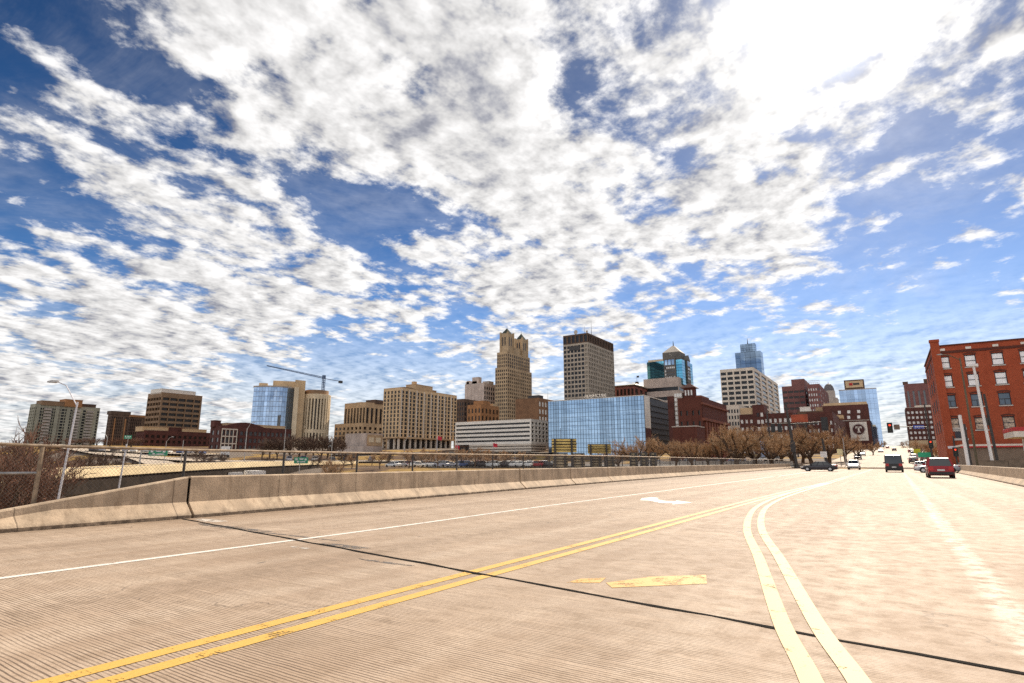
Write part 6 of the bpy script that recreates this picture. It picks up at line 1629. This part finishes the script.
# small far cars: one joined mesh per colour
def toy(kind, paint):
    g, rf = cabin(kind); L, W, Hh, belt, bon, wr, gh, boot = SPEC[kind]; h = L / 2; w = W / 2; b = car_body(kind); n = len(b.f)
    b.add(rf.v, rf.f, 0); b.add(g.v, g.f, 1)
    for y in (-h + .92, h - .90):
        for s in (-1, 1): b.tube((s * (w - .2), y, wr), (s * (w + .02), y, wr), wr, wr, 10, True, 2)
    o = b.build('parked_car', [PAINT[paint], M_cglass, M_tyre]); m = o.data; bpy.data.objects.remove(o); return m
TOY = {(k, c): toy(k, c) for k in ('sedan', 'suv') for c in ('white', 'dark', 'silver', 'red', 'blue')}
CW = {'white': 'white', 'dark': 'black', 'silver': 'silver', 'red': 'red', 'blue': 'blue'}
def small_car(px, D, lab, group, rz=None, kind=None, paint=None, lift=.30):
    p = at(px, D); k = kind or RND.choice(('sedan', 'suv')); c = paint or RND.choice(('white', 'dark', 'dark', 'silver', 'silver', 'white', 'red', 'blue'))
    o = bpy.data.objects.new('parked_car', TOY[(k, c)]); COL.objects.link(o); o.location = (p.x, p.y, terr(p.x, p.y) + lift)
    o.rotation_euler = (0, 0, RND.uniform(-.1, .1) + (rz if rz is not None else 0)); tag(o, lab % CW[c], 'car', group + ', ' + CW[c])
for row in range(4):
    for i in range(11): small_car(466 + i * 8.2 + row * 2 + RND.uniform(-1, 1), 160 + row * 7, 'small %s car in the crowded car park below the white banded office', 'cars in the car park', math.pi / 2 * (i % 7 == 3), lift=.24)
for i in range(9): small_car(392 + i * 8.5 + RND.uniform(-2, 2), 158 + 6 * (i % 3), 'small %s car in the car park below the tan apartment block', 'cars below the apartment block', RND.choice((0, 1.57)), lift=.24)
for i in range(11): small_car(90 + i * 11 + RND.uniform(-3, 3), 262 - i * 1.4, 'small %s car on the upper car park below the banded brown office', 'cars on the upper car park', RND.choice((.9, 1.2)), lift=.42)
for i in range(7): small_car(292 + i * 13 + RND.uniform(-4, 4), 214, 'small %s car on the frontage road below the courthouse', 'cars on the frontage road', 1.0, lift=.38)
for px, D, c, lb in [(171, 178, 'dark', 'small %s car coming down the curved exit road'), (58, 128, 'red', 'small %s car on the sunken highway below the ramp'), (66, 118, 'dark', 'small %s car on the sunken highway beside the red one'), (104, 140, 'dark', 'small %s car under the ramp left of the short pale pole')]:
    small_car(px, D, lb, 'cars on the roads below', 1.2, 'sedan', c, .30)
for i in range(9): small_car(640 + i * 17 + RND.uniform(-5, 5), 172 + 5 * (i % 2), 'small %s car parked behind the park trees', 'cars behind the park', 1.5, lift=.40)
# trucks under the ramp
def truck(px, D, label, rz, zb=None):
    p = at(px, D); g = terr(p.x, p.y) + .3 if zb is None else zb; r = thing('box_truck', label, 'truck', (p.x, p.y, g), rz)
    MB().box(-1.25, -4.6, 1.0, 1.25, 2.0, 3.9).build('cargo_box', M_white, r); MB().loft([[(-1.15, 2.1, .6), (1.15, 2.1, .6), (1.15, 2.1, 2.9), (-1.15, 2.1, 2.9)], [(-1.15, 3.3, .6), (1.15, 3.3, .6), (1.15, 3.3, 2.7), (-1.15, 3.3, 2.7)], [(-1.1, 4.1, .6), (1.1, 4.1, .6), (1.1, 4.1, 1.6), (-1.1, 4.1, 1.6)]]).build('cab', M_white, r)
    MB().box(-1.0, -4.5, .55, 1.0, 3.6, .95).build('chassis', M_trim, r)
    for y in (-3.4, 3.0):
        for s in (-1, 1): MB().tube((s * .85, y, .5), (s * 1.2, y, .5), .5, .5, 14).build('wheel', M_tyre, r)
truck(232, 125, 'white box truck passing under the ramp below the brick office', 1.2); truck(254, 122, 'second white box truck under the ramp, right of the first', 1.2); truck(224, 232, 'white box truck parked above the ramp before the brick office', 1.1)
